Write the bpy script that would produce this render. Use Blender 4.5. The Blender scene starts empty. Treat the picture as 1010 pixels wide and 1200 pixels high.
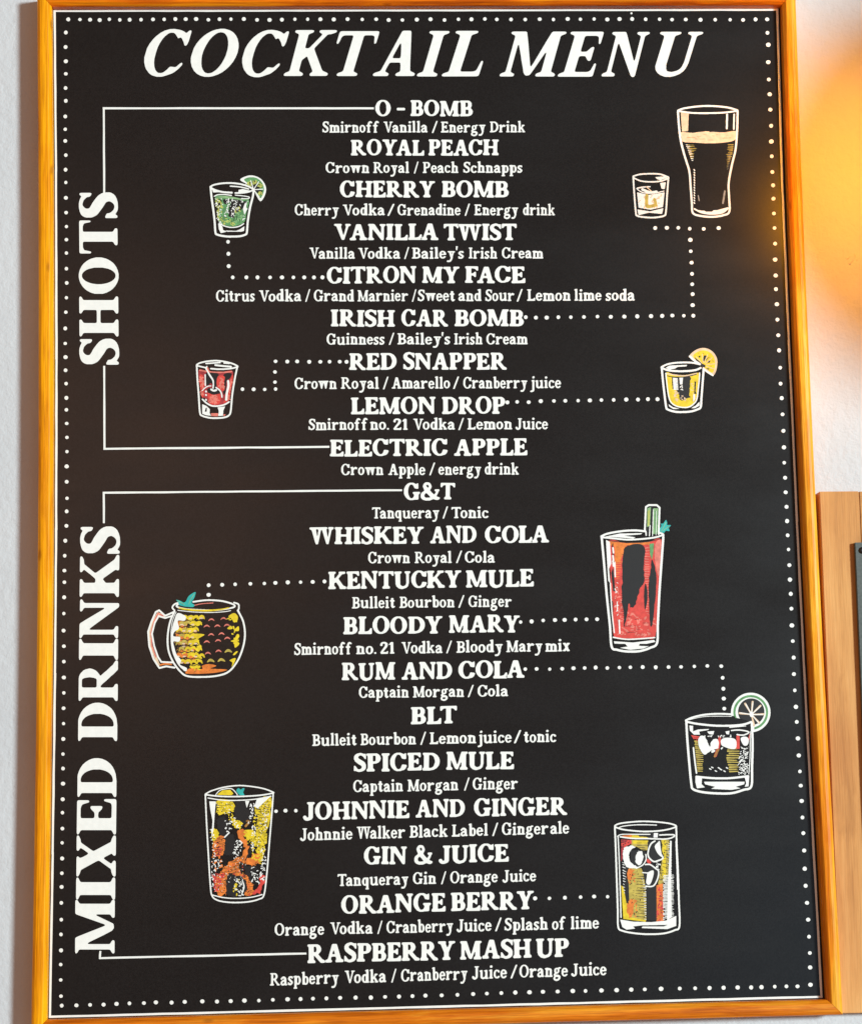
import bpy, math, random
import numpy as np
from mathutils import Vector, Matrix
from mathutils.geometry import tessellate_polygon

random.seed(7)
SC = bpy.context.scene
COL = SC.collection

# ------------------------------------------------------------------ camera
# the printed sheet lies in the plane y = YP, its white border line is BW x BH metres
BW = 0.61
YP = -0.016
CORN = [(64.5, 13.0), (910.0, 11.5), (962.0, 1168.0), (59.0, 1191.5)]   # border line corners in the photograph

def homog(src, dst):
    A = []
    for (x, y), (u, v) in zip(src, dst):
        A.append([x, y, 1, 0, 0, 0, -u*x, -u*y, -u])
        A.append([0, 0, 0, x, y, 1, -v*x, -v*y, -v])
    return np.linalg.svd(np.array(A, float))[2][-1].reshape(3, 3)

Hm = np.array([[1, 0, -505.0], [0, 1, -600.0], [0, 0, 1]]) @ homog([(0, 1), (1, 1), (1, 0), (0, 0)], CORN)
F = math.sqrt(-(Hm[0, 0]*Hm[0, 1]+Hm[1, 0]*Hm[1, 1])/(Hm[2, 0]*Hm[2, 1]))
Kv = np.diag([1/F, 1/F, 1.0])
ca, cb, ct = Kv@Hm[:, 0], Kv@Hm[:, 1], Kv@Hm[:, 2]
if ct[2] < 0:
    ca, cb, ct = -ca, -cb, -ct
BH = BW*np.linalg.norm(cb)/np.linalg.norm(ca)
sc_ = BW/np.linalg.norm(ca)
rX, rZ = ca/np.linalg.norm(ca), cb/np.linalg.norm(cb)
rY = np.cross(rZ, rX)
U_, _, V_ = np.linalg.svd(np.stack([rX, rY, rZ], axis=1))
R = U_@V_
t = ct*sc_ - R@np.array([0, YP, 0])
CAMPOS = -R.T@t

cam_d = bpy.data.cameras.new('camera')
cam = bpy.data.objects.new('camera', cam_d)
COL.objects.link(cam)
cam_d.sensor_fit = 'VERTICAL'
cam_d.sensor_height = 24.0
cam_d.sensor_width = 24.0
cam_d.lens = F/1200*24.0
cam_d.clip_start = 0.01
cam_d.clip_end = 100
Rc = (np.diag([1.0, -1.0, -1.0])@R).T
Mw = np.eye(4)
Mw[:3, :3] = Rc
Mw[:3, 3] = CAMPOS
cam.matrix_world = Matrix(Mw.tolist())
SC.camera = cam

def at(px, py, y=YP):
    """the point of the plane y seen at a pixel of the photograph"""
    d = R.T@np.array([(px-505)/F, (py-600)/F, 1.0])
    k = (y-CAMPOS[1])/d[1]
    p = CAMPOS+k*d
    return float(p[0]), float(p[2])

# ------------------------------------------------------------------ light
world = bpy.data.worlds.new('World')
SC.world = world
world.use_nodes = True
bgn = world.node_tree.nodes['Background']
bgn.inputs[0].default_value = (0.88, 0.55, 0.40, 1)      # dim warm light of the room
bgn.inputs[1].default_value = 0.34
SC.view_settings.view_transform = 'Standard'
SC.view_settings.look = 'None'
SC.view_settings.exposure = 0.0
SC.view_settings.gamma = 1.0

def aim(o, target):
    d = Vector(target)-o.location
    o.rotation_euler = d.to_track_quat('-Z', 'Y').to_euler()

def lamp(name, kind, loc, target, power, color, **kw):
    d = bpy.data.lights.new(name, kind)
    d.energy = power
    d.color = color
    for k, v in kw.items():
        setattr(d, k, v)
    o = bpy.data.objects.new(name, d)
    COL.objects.link(o)
    o.location = loc
    aim(o, target)
    return o

# window daylight from the right front
lamp('window_light', 'SPOT', (5.75, -6.0, 1.45), (0.30, 0, 0.30), 3650, (0.78, 0.94, 1.0),
     shadow_soft_size=0.62, spot_size=math.radians(22), spot_blend=0.35)
# warm room lamp far to the left, and a cool window low on the right
lamp('room_lamp', 'AREA', (-0.35, -3.0, 0.85), (0.2, 0, 0.5), 5.2, (1.0, 0.50, 0.30), shape='DISK', size=0.9)
lamp('far_window', 'AREA', (1.55, -3.0, -0.45), (0.5, 0, 0.2), 3.2, (0.22, 0.65, 1.0), shape='DISK', size=1.3)
# amber bulb read from the yellow glow, unseen off to the right
BX, BZ = at(1022, 190, 0)
BULB = (BX, -0.19, BZ)
lamp('amber_bulb', 'SPOT', BULB, (BX-0.03, 0, BZ-0.03), 3.3, (1.0, 0.35, 0.0003), shadow_soft_size=0.035,
     spot_size=math.radians(112), spot_blend=1.0)

# ------------------------------------------------------------------ materials
def lin(c):
    return tuple(((v/255)/12.92 if v/255 <= 0.04045 else ((v/255+0.055)/1.055)**2.4) for v in c)

def mat(name, rgb, rough=0.5, spec=0.5):
    m = bpy.data.materials.new(name)
    m.use_nodes = True
    b = m.node_tree.nodes['Principled BSDF']
    b.inputs['Base Color'].default_value = (*rgb, 1)
    b.inputs['Roughness'].default_value = rough
    b.inputs['Specular IOR Level'].default_value = spec
    return m

def N(m, t_, **kw):
    n = m.node_tree.nodes.new(t_)
    for k, v in kw.items():
        setattr(n, k, v)
    return n

def L(m, a, b):
    m.node_tree.links.new(a, b)

def bump(m, height, strength, dist):
    b = N(m, 'ShaderNodeBump')
    b.inputs['Strength'].default_value = strength
    b.inputs['Distance'].default_value = dist
    L(m, height, b.inputs['Height'])
    L(m, b.outputs[0], m.node_tree.nodes['Principled BSDF'].inputs['Normal'])
    return b

def noise(m, vec, scale, detail=3, rough=0.5):
    n = N(m, 'ShaderNodeTexNoise')
    n.inputs['Scale'].default_value = scale
    n.inputs['Detail'].default_value = detail
    n.inputs['Roughness'].default_value = rough
    if vec is not None:
        L(m, vec, n.inputs['Vector'])
    return n

def ramp(m, fac, stops):
    r = N(m, 'ShaderNodeValToRGB')
    while len(r.color_ramp.elements) < len(stops):
        r.color_ramp.elements.new(0.5)
    for e, (p, c) in zip(r.color_ramp.elements, stops):
        e.position = p
        e.color = (*c, 1)
    L(m, fac, r.inputs[0])
    return r

def obj_coord(m, scale=(1, 1, 1)):
    tc = N(m, 'ShaderNodeTexCoord')
    mp = N(m, 'ShaderNodeMapping')
    mp.inputs['Scale'].default_value = scale
    L(m, tc.outputs['Object'], mp.inputs['Vector'])
    return mp.outputs[0]

# painted wall with roller texture
wall_m = mat('wall_paint', (0.60, 0.61, 0.61), 0.7, 0.1)
v = obj_coord(wall_m)
n1 = noise(wall_m, v, 150, 3, 0.55)
n2 = noise(wall_m, v, 420, 2, 0.5)
mx = N(wall_m, 'ShaderNodeMath', operation='MULTIPLY_ADD')
L(wall_m, n2.outputs[0], mx.inputs[0]); mx.inputs[1].default_value = 0.35; L(wall_m, n1.outputs[0], mx.inputs[2])
bump(wall_m, mx.outputs[0], 0.5, 0.0017)
n3 = noise(wall_m, v, 6, 4, 0.6)
rr = ramp(wall_m, n3.outputs[0], [(0.3, (0.57, 0.58, 0.585)), (0.7, (0.63, 0.635, 0.635))])
L(wall_m, rr.outputs[0], wall_m.node_tree.nodes['Principled BSDF'].inputs['Base Color'])

def wood(name, axis, cols, rough=0.36, coat=0.10, grain=1.0, knots=0.5, fine=0.7):
    m = mat(name, cols[1], rough, 0.2)
    b = m.node_tree.nodes['Principled BSDF']
    b.inputs['Coat Weight'].default_value = coat
    b.inputs['Coat Roughness'].default_value = 0.22
    long_, cross = 5.0, 95.0*grain
    s = [cross]*3
    s[axis] = long_
    v = obj_coord(m, tuple(s))
    # slow warp so the rings wander
    v0 = obj_coord(m, (9, 9, 9))
    w = noise(m, v0, 1.0, 3, 0.55)
    add = N(m, 'ShaderNodeMixRGB', blend_type='ADD')
    add.inputs[0].default_value = 2.2
    L(m, v, add.inputs[1]); L(m, w.outputs['Color'], add.inputs[2])
    g = noise(m, add.outputs[0], 1.0, 5, 0.62)
    r = ramp(m, g.outputs[0], [(0.36, cols[0]), (0.5, cols[1]), (0.62, cols[2])])
    s2 = [900.0]*3
    s2[axis] = 26.0
    f = noise(m, obj_coord(m, tuple(s2)), 1.0, 3, 0.6)
    fr = ramp(m, f.outputs[0], [(0.38, (0.62, 0.52, 0.45)), (0.56, (1, 1, 1))])
    mul = N(m, 'ShaderNodeMixRGB', blend_type='MULTIPLY')
    mul.inputs[0].default_value = fine
    L(m, r.outputs[0], mul.inputs[1]); L(m, fr.outputs[0], mul.inputs[2])
    s3 = [60.0]*3
    s3[axis] = 22.0
    kn = N(m, 'ShaderNodeTexVoronoi')
    kn.inputs['Scale'].default_value = 1.0
    kn.inputs['Randomness'].default_value = 1.0
    L(m, obj_coord(m, tuple(s3)), kn.inputs['Vector'])
    kr = ramp(m, kn.outputs['Distance'], [(0.05, (0.25, 0.12, 0.06)), (0.13, (1, 1, 1))])
    mul2 = N(m, 'ShaderNodeMixRGB', blend_type='MULTIPLY')
    mul2.inputs[0].default_value = knots
    L(m, mul.outputs[0], mul2.inputs[1]); L(m, kr.outputs[0], mul2.inputs[2])
    big = noise(m, obj_coord(m, (7, 7, 7)), 1.0, 2, 0.5)
    br = ramp(m, big.outputs[0], [(0.32, (0.80, 0.66, 0.6)), (0.62, (1, 1, 1))])
    mul3 = N(m, 'ShaderNodeMixRGB', blend_type='MULTIPLY')
    mul3.inputs[0].default_value = 0.8
    L(m, mul2.outputs[0], mul3.inputs[1]); L(m, br.outputs[0], mul3.inputs[2])
    L(m, mul3.outputs[0], b.inputs['Base Color'])
    bump(m, f.outputs[0], 0.35, 0.0004)
    rg = N(m, 'ShaderNodeMapRange')
    rg.inputs[3].default_value = rough-0.08; rg.inputs[4].default_value = rough+0.14
    L(m, g.outputs[0], rg.inputs[0]); L(m, rg.outputs[0], b.inputs['Roughness'])
    return m

ORANGE = [(0.60, 0.15, 0.001), (0.90, 0.32, 0.0015), (0.97, 0.43, 0.004)]
GOLD = [(0.80, 0.26, 0.0005), (0.97, 0.38, 0.0008), (1.0, 0.45, 0.002)]
REDDISH = [(0.50, 0.075, 0.0005), (0.86, 0.19, 0.001), (0.97, 0.33, 0.003)]
MID = [(0.50, 0.10, 0.001), (0.76, 0.20, 0.004), (0.90, 0.35, 0.02)]
MID2 = [(0.80, 0.20, 0.001), (0.94, 0.33, 0.006), (0.99, 0.48, 0.03)]
frame_left = wood('golden_stained_pine', 2, GOLD, grain=0.8)
frame_top = wood('red_stained_pine', 0, REDDISH)
frame_bottom = wood('orange_stained_pine', 0, MID)
frame_right = wood('amber_stained_pine', 2, MID2, grain=0.8)
MAPLE = [(0.55, 0.25, 0.07), (0.70, 0.335, 0.10), (0.76, 0.385, 0.125)]
maple_v = wood('pale_maple_upright', 2, MAPLE, 0.5, 0.1, 0.6, 0.0, 0.25)
maple_h = wood('pale_maple_level', 0, [tuple(c*0.9 for c in x) for x in MAPLE], 0.5, 0.1, 0.6, 0.0, 0.25)

# black printed sheet: satin, faintly mottled
sheet_m = mat('black_satin_sheet', (0.012, 0.0115, 0.011), 0.33, 0.33)
sv = obj_coord(sheet_m)
sn = noise(sheet_m, sv, 900, 2, 0.6)
sr = ramp(sheet_m, sn.outputs[0], [(0.3, (0.0045, 0.0044, 0.0046)), (0.7, (0.0105, 0.0102, 0.0102))])
L(sheet_m, sr.outputs[0], sheet_m.node_tree.nodes['Principled BSDF'].inputs['Base Color'])
sn2 = noise(sheet_m, obj_coord(sheet_m, (9, 9, 22)), 1.0, 3, 0.55)
sg = N(sheet_m, 'ShaderNodeMapRange')
sg.inputs[1].default_value = 0.3; sg.inputs[2].default_value = 0.7
sg.inputs[3].default_value = 0.275; sg.inputs[4].default_value = 0.335
L(sheet_m, sn2.outputs[0], sg.inputs[0]); L(sheet_m, sg.outputs[0], sheet_m.node_tree.nodes['Principled BSDF'].inputs['Roughness'])
bump(sheet_m, sn.outputs[0], 0.03, 0.0002)

slate_m = mat('dark_grey_panel', (0.075, 0.085, 0.075), 0.5, 0.4)
dn = noise(slate_m, obj_coord(slate_m), 500, 3, 0.6)
dr = ramp(slate_m, dn.outputs[0], [(0.3, (0.055, 0.064, 0.056)), (0.7, (0.095, 0.105, 0.094))])
L(slate_m, dr.outputs[0], slate_m.node_tree.nodes['Principled BSDF'].inputs['Base Color'])
screw_m = mat('black_screw', (0.008, 0.007, 0.007), 0.35, 0.5)

def ink(name, rgb, vary=0.06):
    m = mat(name, rgb, 0.5, 0.35)
    n = noise(m, obj_coord(m), 260, 3, 0.6)
    lo = tuple(max(0, c*(1-vary)) for c in rgb); hi = tuple(min(1, c*(1+vary)) for c in rgb)
    r = ramp(m, n.outputs[0], [(0.35, lo), (0.65, hi)])
    L(m, r.outputs[0], m.node_tree.nodes['Principled BSDF'].inputs['Base Color'])
    return m

INK = {
    'white': ink('white_print', (0.86, 0.85, 0.79), 0.03),
    'black': ink('black_print', (0.012, 0.011, 0.011)),
    'green': ink('green_print', (0.115, 0.30, 0.11), 0.25),
    'lgreen': ink('light_green_print', (0.26, 0.45, 0.20), 0.15),
    'lime': ink('lime_yellow_print', (0.50, 0.52, 0.12), 0.2),
    'teal': ink('teal_print', (0.03, 0.42, 0.38), 0.12),
    'red': ink('red_print', (0.66, 0.060, 0.045), 0.16),
    'pink': ink('salmon_print', (0.74, 0.20, 0.15), 0.18),
    'crimson': ink('crimson_print', (0.36, 0.035, 0.04), 0.2),
    'orange': ink('orange_print', (0.76, 0.20, 0.03), 0.2),
    'yellow': ink('yellow_print', (0.76, 0.56, 0.02), 0.14),
    'olive': ink('mustard_print', (0.50, 0.38, 0.07), 0.2),
    'brown': ink('brown_print', (0.33, 0.15, 0.03), 0.3),
    'cream': ink('cream_print', (0.76, 0.55, 0.36), 0.12),
    'grey': ink('grey_print', (0.25, 0.26, 0.25), 0.2),
}

# ------------------------------------------------------------------ objects
def tag(o, label=None, cat=None, group=None, kind=None):
    if label: o['label'] = label
    if cat: o['category'] = cat
    if group: o['group'] = group
    if kind: o['kind'] = kind
    return o

def link(name, me, parent=None):
    o = bpy.data.objects.new(name, me)
    COL.objects.link(o)
    if parent is not None:
        o.parent = parent
    return o

def mesh(name, verts, faces, m, parent=None, smooth=False):
    me = bpy.data.meshes.new(name)
    me.from_pydata([tuple(map(float, v)) for v in verts], [], faces)
    me.materials.append(m)
    if smooth:
        me.polygons.foreach_set('use_smooth', [True]*len(faces))
    me.update()
    return link(name, me, parent)

def empty(name, loc):
    o = bpy.data.objects.new(name, None)
    COL.objects.link(o)
    o.location = loc
    o.empty_display_size = 0.05
    return o

# ------------------------------------------------------------------ raster to outline
class Ras:
    """a small drawing field: shapes are added and cut away, then traced to outlines"""
    def __init__(s, x0, y0, x1, y1, res):
        s.x0, s.y0, s.res = x0, y0, res
        s.w = int((x1-x0)*res)+1
        s.h = int((y1-y0)*res)+1
        s.a = np.zeros((s.h, s.w), bool)

    def _box(s, x0, y0, x1, y1):
        i0 = max(0, int((x0-s.x0)*s.res)-1); i1 = min(s.w, int((x1-s.x0)*s.res)+3)
        j0 = max(0, int((y0-s.y0)*s.res)-1); j1 = min(s.h, int((y1-s.y0)*s.res)+3)
        return i0, i1, j0, j1

    def poly(s, pts, val=True, region=None):
        p = np.array(pts, float)
        i0, i1, j0, j1 = s._box(p[:, 0].min(), p[:, 1].min(), p[:, 0].max(), p[:, 1].max())
        if i1 <= i0 or j1 <= j0: return
        X = (np.arange(i0, i1)/s.res+s.x0)[None, :]
        Y = (np.arange(j0, j1)/s.res+s.y0)[:, None]
        ins = np.zeros((j1-j0, i1-i0), bool)
        n = len(p)
        for k in range(n):
            xa, ya = p[k]; xb, yb = p[(k+1) % n]
            if ya == yb: continue
            c = ((ya > Y) != (yb > Y)) & (X < (xb-xa)*(Y-ya)/(yb-ya)+xa)
            ins ^= c
        if region is not None: ins &= region[j0:j1, i0:i1]
        if val: s.a[j0:j1, i0:i1] |= ins
        else: s.a[j0:j1, i0:i1] &= ~ins

    def stroke(s, pts, w=None, val=True, region=None, smooth=True, closed=False):
        """pts (x, y[, width]); w overrides the width"""
        P = [(q[0], q[1], (w if w is not None else q[2])/2) for q in pts]
        if smooth and len(P) > 2: P = catmull(P, closed)
        elif closed: P = P+[P[0]]
        for (xa, ya, ra), (xb, yb, rb) in zip(P[:-1], P[1:]):
            r = max(ra, rb)
            i0, i1, j0, j1 = s._box(min(xa, xb)-r, min(ya, yb)-r, max(xa, xb)+r, max(ya, yb)+r)
            if i1 <= i0 or j1 <= j0: continue
            X = (np.arange(i0, i1)/s.res+s.x0)[None, :]
            Y = (np.arange(j0, j1)/s.res+s.y0)[:, None]
            dx, dy = xb-xa, yb-ya
            l2 = dx*dx+dy*dy+1e-12
            tt = np.clip(((X-xa)*dx+(Y-ya)*dy)/l2, 0, 1)
            d = np.hypot(X-xa-tt*dx, Y-ya-tt*dy)
            ins = d <= ra+(rb-ra)*tt
            if region is not None: ins &= region[j0:j1, i0:i1]
            if val: s.a[j0:j1, i0:i1] |= ins
            else: s.a[j0:j1, i0:i1] &= ~ins

    def contours(s, blur=1, tol=0.0, thr=0.5):
        f = np.pad(s.a.astype(float), 4)
        for _ in range(blur):
            f[:, 1:-1] = (f[:, :-2]+2*f[:, 1:-1]+f[:, 2:])/4
            f[1:-1, :] = (f[:-2, :]+2*f[1:-1, :]+f[2:, :])/4
        loops = trace(f, thr)
        out = []
        for lp in loops:
            q = np.array(lp)
            q = (q-4)/s.res+np.array([s.x0, s.y0])
            if len(q) > 4 and tol > 0: q = simplify(q, tol)
            if len(q) >= 3: out.append(q)
        return out

def catmull(P, closed=False, n=7):
    out = []
    m = len(P)
    rng = range(m if closed else m-1)
    g = (lambda i: P[i % m]) if closed else (lambda i: P[max(0, min(m-1, i))])
    for i in rng:
        a, b, c, d = g(i-1), g(i), g(i+1), g(i+2)
        for k in range(n):
            u = k/n
            out.append(tuple(0.5*((2*b[j])+(-a[j]+c[j])*u+(2*a[j]-5*b[j]+4*c[j]-d[j])*u*u+(-a[j]+3*b[j]-3*c[j]+d[j])*u**3) for j in range(len(b))))
    out.append(P[0] if closed else P[-1])
    return out

def trace(f, t):
    """marching squares, loops in (x, y) grid units"""
    b = f > t
    c = b[:-1, :-1]*1+b[:-1, 1:]*2+b[1:, 1:]*4+b[1:, :-1]*8
    js, is_ = np.nonzero((c > 0) & (c < 15))
    # edges of a cell: 0 bottom(j) 1 right 2 top(j+1) 3 left ; the filled side stays on the left
    T = {1: [(3, 0)], 2: [(0, 1)], 3: [(3, 1)], 4: [(1, 2)], 5: [(3, 0), (1, 2)], 6: [(0, 2)], 7: [(3, 2)],
         8: [(2, 3)], 9: [(2, 0)], 10: [(0, 1), (2, 3)], 11: [(2, 1)], 12: [(1, 3)], 13: [(1, 0)], 14: [(0, 3)]}
    nxt = {}
    def key(j, i, e):
        return (0, j, i) if e == 0 else (1, j, i+1) if e == 1 else (0, j+1, i) if e == 2 else (1, j, i)
    for j, i in zip(js.tolist(), is_.tolist()):
        for a, e in T[int(c[j, i])]:
            nxt[key(j, i, a)] = key(j, i, e)
    def pt(k):
        h, j, i = k
        if h == 0:
            a, e = f[j, i], f[j, i+1]
            return (i+(t-a)/(e-a), j)
        a, e = f[j, i], f[j+1, i]
        return (i, j+(t-a)/(e-a))
    loops = []
    while nxt:
        k0, k = nxt.popitem()
        lp = [pt(k0)]
        while k != k0:
            lp.append(pt(k))
            k = nxt.pop(k, k0)
        if len(lp) > 3: loops.append(lp)
    return loops

def simplify(q, tol):
    n = len(q)
    if n < 8: return q
    a = 0
    b = int(np.argmax(np.hypot(*(q-q[0]).T)))
    def rdp(i, j):
        if j-i < 2: return [i]
        p, r = q[i], q[j % n]
        d = r-p
        l = math.hypot(*d)+1e-12
        seg = q[i+1:j]
        dist = np.abs(d[0]*(seg[:, 1]-p[1])-d[1]*(seg[:, 0]-p[0]))/l
        k = int(np.argmax(dist))
        if dist[k] < tol: return [i]
        return rdp(i, i+1+k)+rdp(i+1+k, j)
    idx = rdp(0, b)+rdp(b, n)
    return q[[i % n for i in idx]]

def area(q):
    x, y = q[:, 0], q[:, 1]
    return 0.5*float(np.sum(x*np.roll(y, -1)-np.roll(x, -1)*y))

def inside(pt, q):
    x, y = pt
    xa, ya = q[:, 0], q[:, 1]
    xb, yb = np.roll(xa, -1), np.roll(ya, -1)
    m = (ya > y) != (yb > y)
    with np.errstate(divide='ignore', invalid='ignore'):
        xi = (xb-xa)*(y-ya)/(yb-ya)+xa
    return bool(np.sum(m & (x < xi)) % 2)

def fill(loops):
    """loops -> (verts, tris); holes are matched to the outline that holds them"""
    if not loops: return [], []
    sg = [area(q) for q in loops]
    s0 = 1 if sg[int(np.argmax(np.abs(sg)))] > 0 else -1
    outer = [i for i, a_ in enumerate(sg) if a_*s0 > 0]
    holes = [i for i, a_ in enumerate(sg) if a_*s0 < 0]
    grp = {i: [] for i in outer}
    for h in holes:
        best = None
        for o in outer:
            if abs(sg[o]) > abs(sg[h]) and inside(loops[h][0], loops[o]):
                if best is None or abs(sg[o]) < abs(sg[best]): best = o
        if best is not None: grp[best].append(h)
    V, T = [], []
    for o, hs in grp.items():
        ls = [loops[o]]+[loops[h] for h in hs]
        base = len(V)
        for q in ls: V.extend(map(tuple, q))
        tri = tessellate_polygon([[Vector((float(x), float(y), 0)) for x, y in q] for q in ls])
        T.extend(tuple(base+k for k in f) for f in tri)
    return V, T

class Flat:
    """a flat print on the sheet, gathered from pixel-plane triangles; layer n lies n x 0.03 mm proud"""
    def __init__(s):
        s.v, s.f = [], []
    def add(s, V, T, layer=1):
        b = len(s.v)
        y = YP-0.00035-layer*0.00003
        for (px, py) in V:
            X, Z = at(px, py)
            s.v.append((X, y, Z))
        for a_, b_, c_ in T:
            p, q, r = (s.v[b+k] for k in (a_, b_, c_))
            cr = (q[0]-p[0])*(r[2]-p[2])-(q[2]-p[2])*(r[0]-p[0])
            s.f.append((b+a_, b+b_, b+c_) if cr > 0 else (b+a_, b+c_, b+b_))
    def build(s, name, m, parent):
        return mesh(name, s.v, s.f, m, parent)
# ------------------------------------------------------------------ hand-cut serif lettering
def ell(cx, cy, rx, ry, a0=0, a1=360, n=48):
    return [(cx+rx*math.cos(math.radians(a0+(a1-a0)*k/n)), cy+ry*math.sin(math.radians(a0+(a1-a0)*k/n))) for k in range(n+1)]

class Pen:
    def __init__(s, st):
        s.__dict__.update(st)
        s.r = Ras(-0.3, -0.5, 1.8, 1.35, s.res)
    def P(s, *pts): s.r.poly(pts)
    def C(s, *pts): s.r.poly(pts, False)
    def S(s, pts): s.r.stroke(pts)
    def rect(s, x0, y0, x1, y1, v=True): s.r.poly([(x0, y0), (x1, y0), (x1, y1), (x0, y1)], v)
    def slab(s, x0, x1, y, up, l=True, r=True):
        """serif under/over a stem spanning x0..x1; up=+1 foot, -1 head"""
        h, g, k = s.hh, s.s, s.k
        a = x0-(h if l else 0); b = x1+(h if r else 0)
        s.P((a, y), (b, y), (b, y+up*g), (x1, y+up*(g+k)), (x0, y+up*(g+k)), (a, y+up*g))
    def stem(s, x, w, y0=0.0, y1=1.0, foot='lr', head='lr'):
        s.rect(x, y0, x+w, y1)
        if foot: s.slab(x, x+w, y0, 1, 'l' in foot, 'r' in foot)
        if head: s.slab(x, x+w, y1, -1, 'l' in head, 'r' in head)
    def diag(s, x0, y0, x1, y1, w):
        s.P((x0-w/2, y0), (x0+w/2, y0), (x1+w/2, y1), (x1-w/2, y1))
    def ring(s, cx, cy, rx, ry, wx, wy, tilt=0.0):
        s.r.poly(ell(cx, cy, rx, ry))
        q = ell(0, 0, rx-wx, ry-wy)
        s.r.poly([(cx+x-tilt*y, cy+y) for x, y in q], False)
    def bowl(s, x, y0, y1, xr, w, t):
        ry = (y1-y0)/2; rx = min(ry*1.02, (xr-x)*0.72); cy = (y0+y1)/2
        s.r.poly([(x, y0)]+ell(xr-rx, cy, rx, ry, -90, 90, 24)+[(x, y1)])
        ri = max(0.03, rx-w)
        s.r.poly([(x, y0+t)]+ell(xr-rx, cy, ri, ry-t, -90, 90, 24)+[(x, y1-t)], False)
    def arm(s, x0, x1, y, up, d=None):
        """level arm ending in a beak that points along up"""
        t, d = s.t, (d or s.beak)
        s.P((x0, y), (x1, y), (x1, y+up*(t+d)), (x1-s.s*0.75, y+up*(t+d)), (x1-s.s*1.5, y+up*(t+s.k*.6)), (x1-s.s*2.6, y+up*t), (x0, y+up*t))

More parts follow.
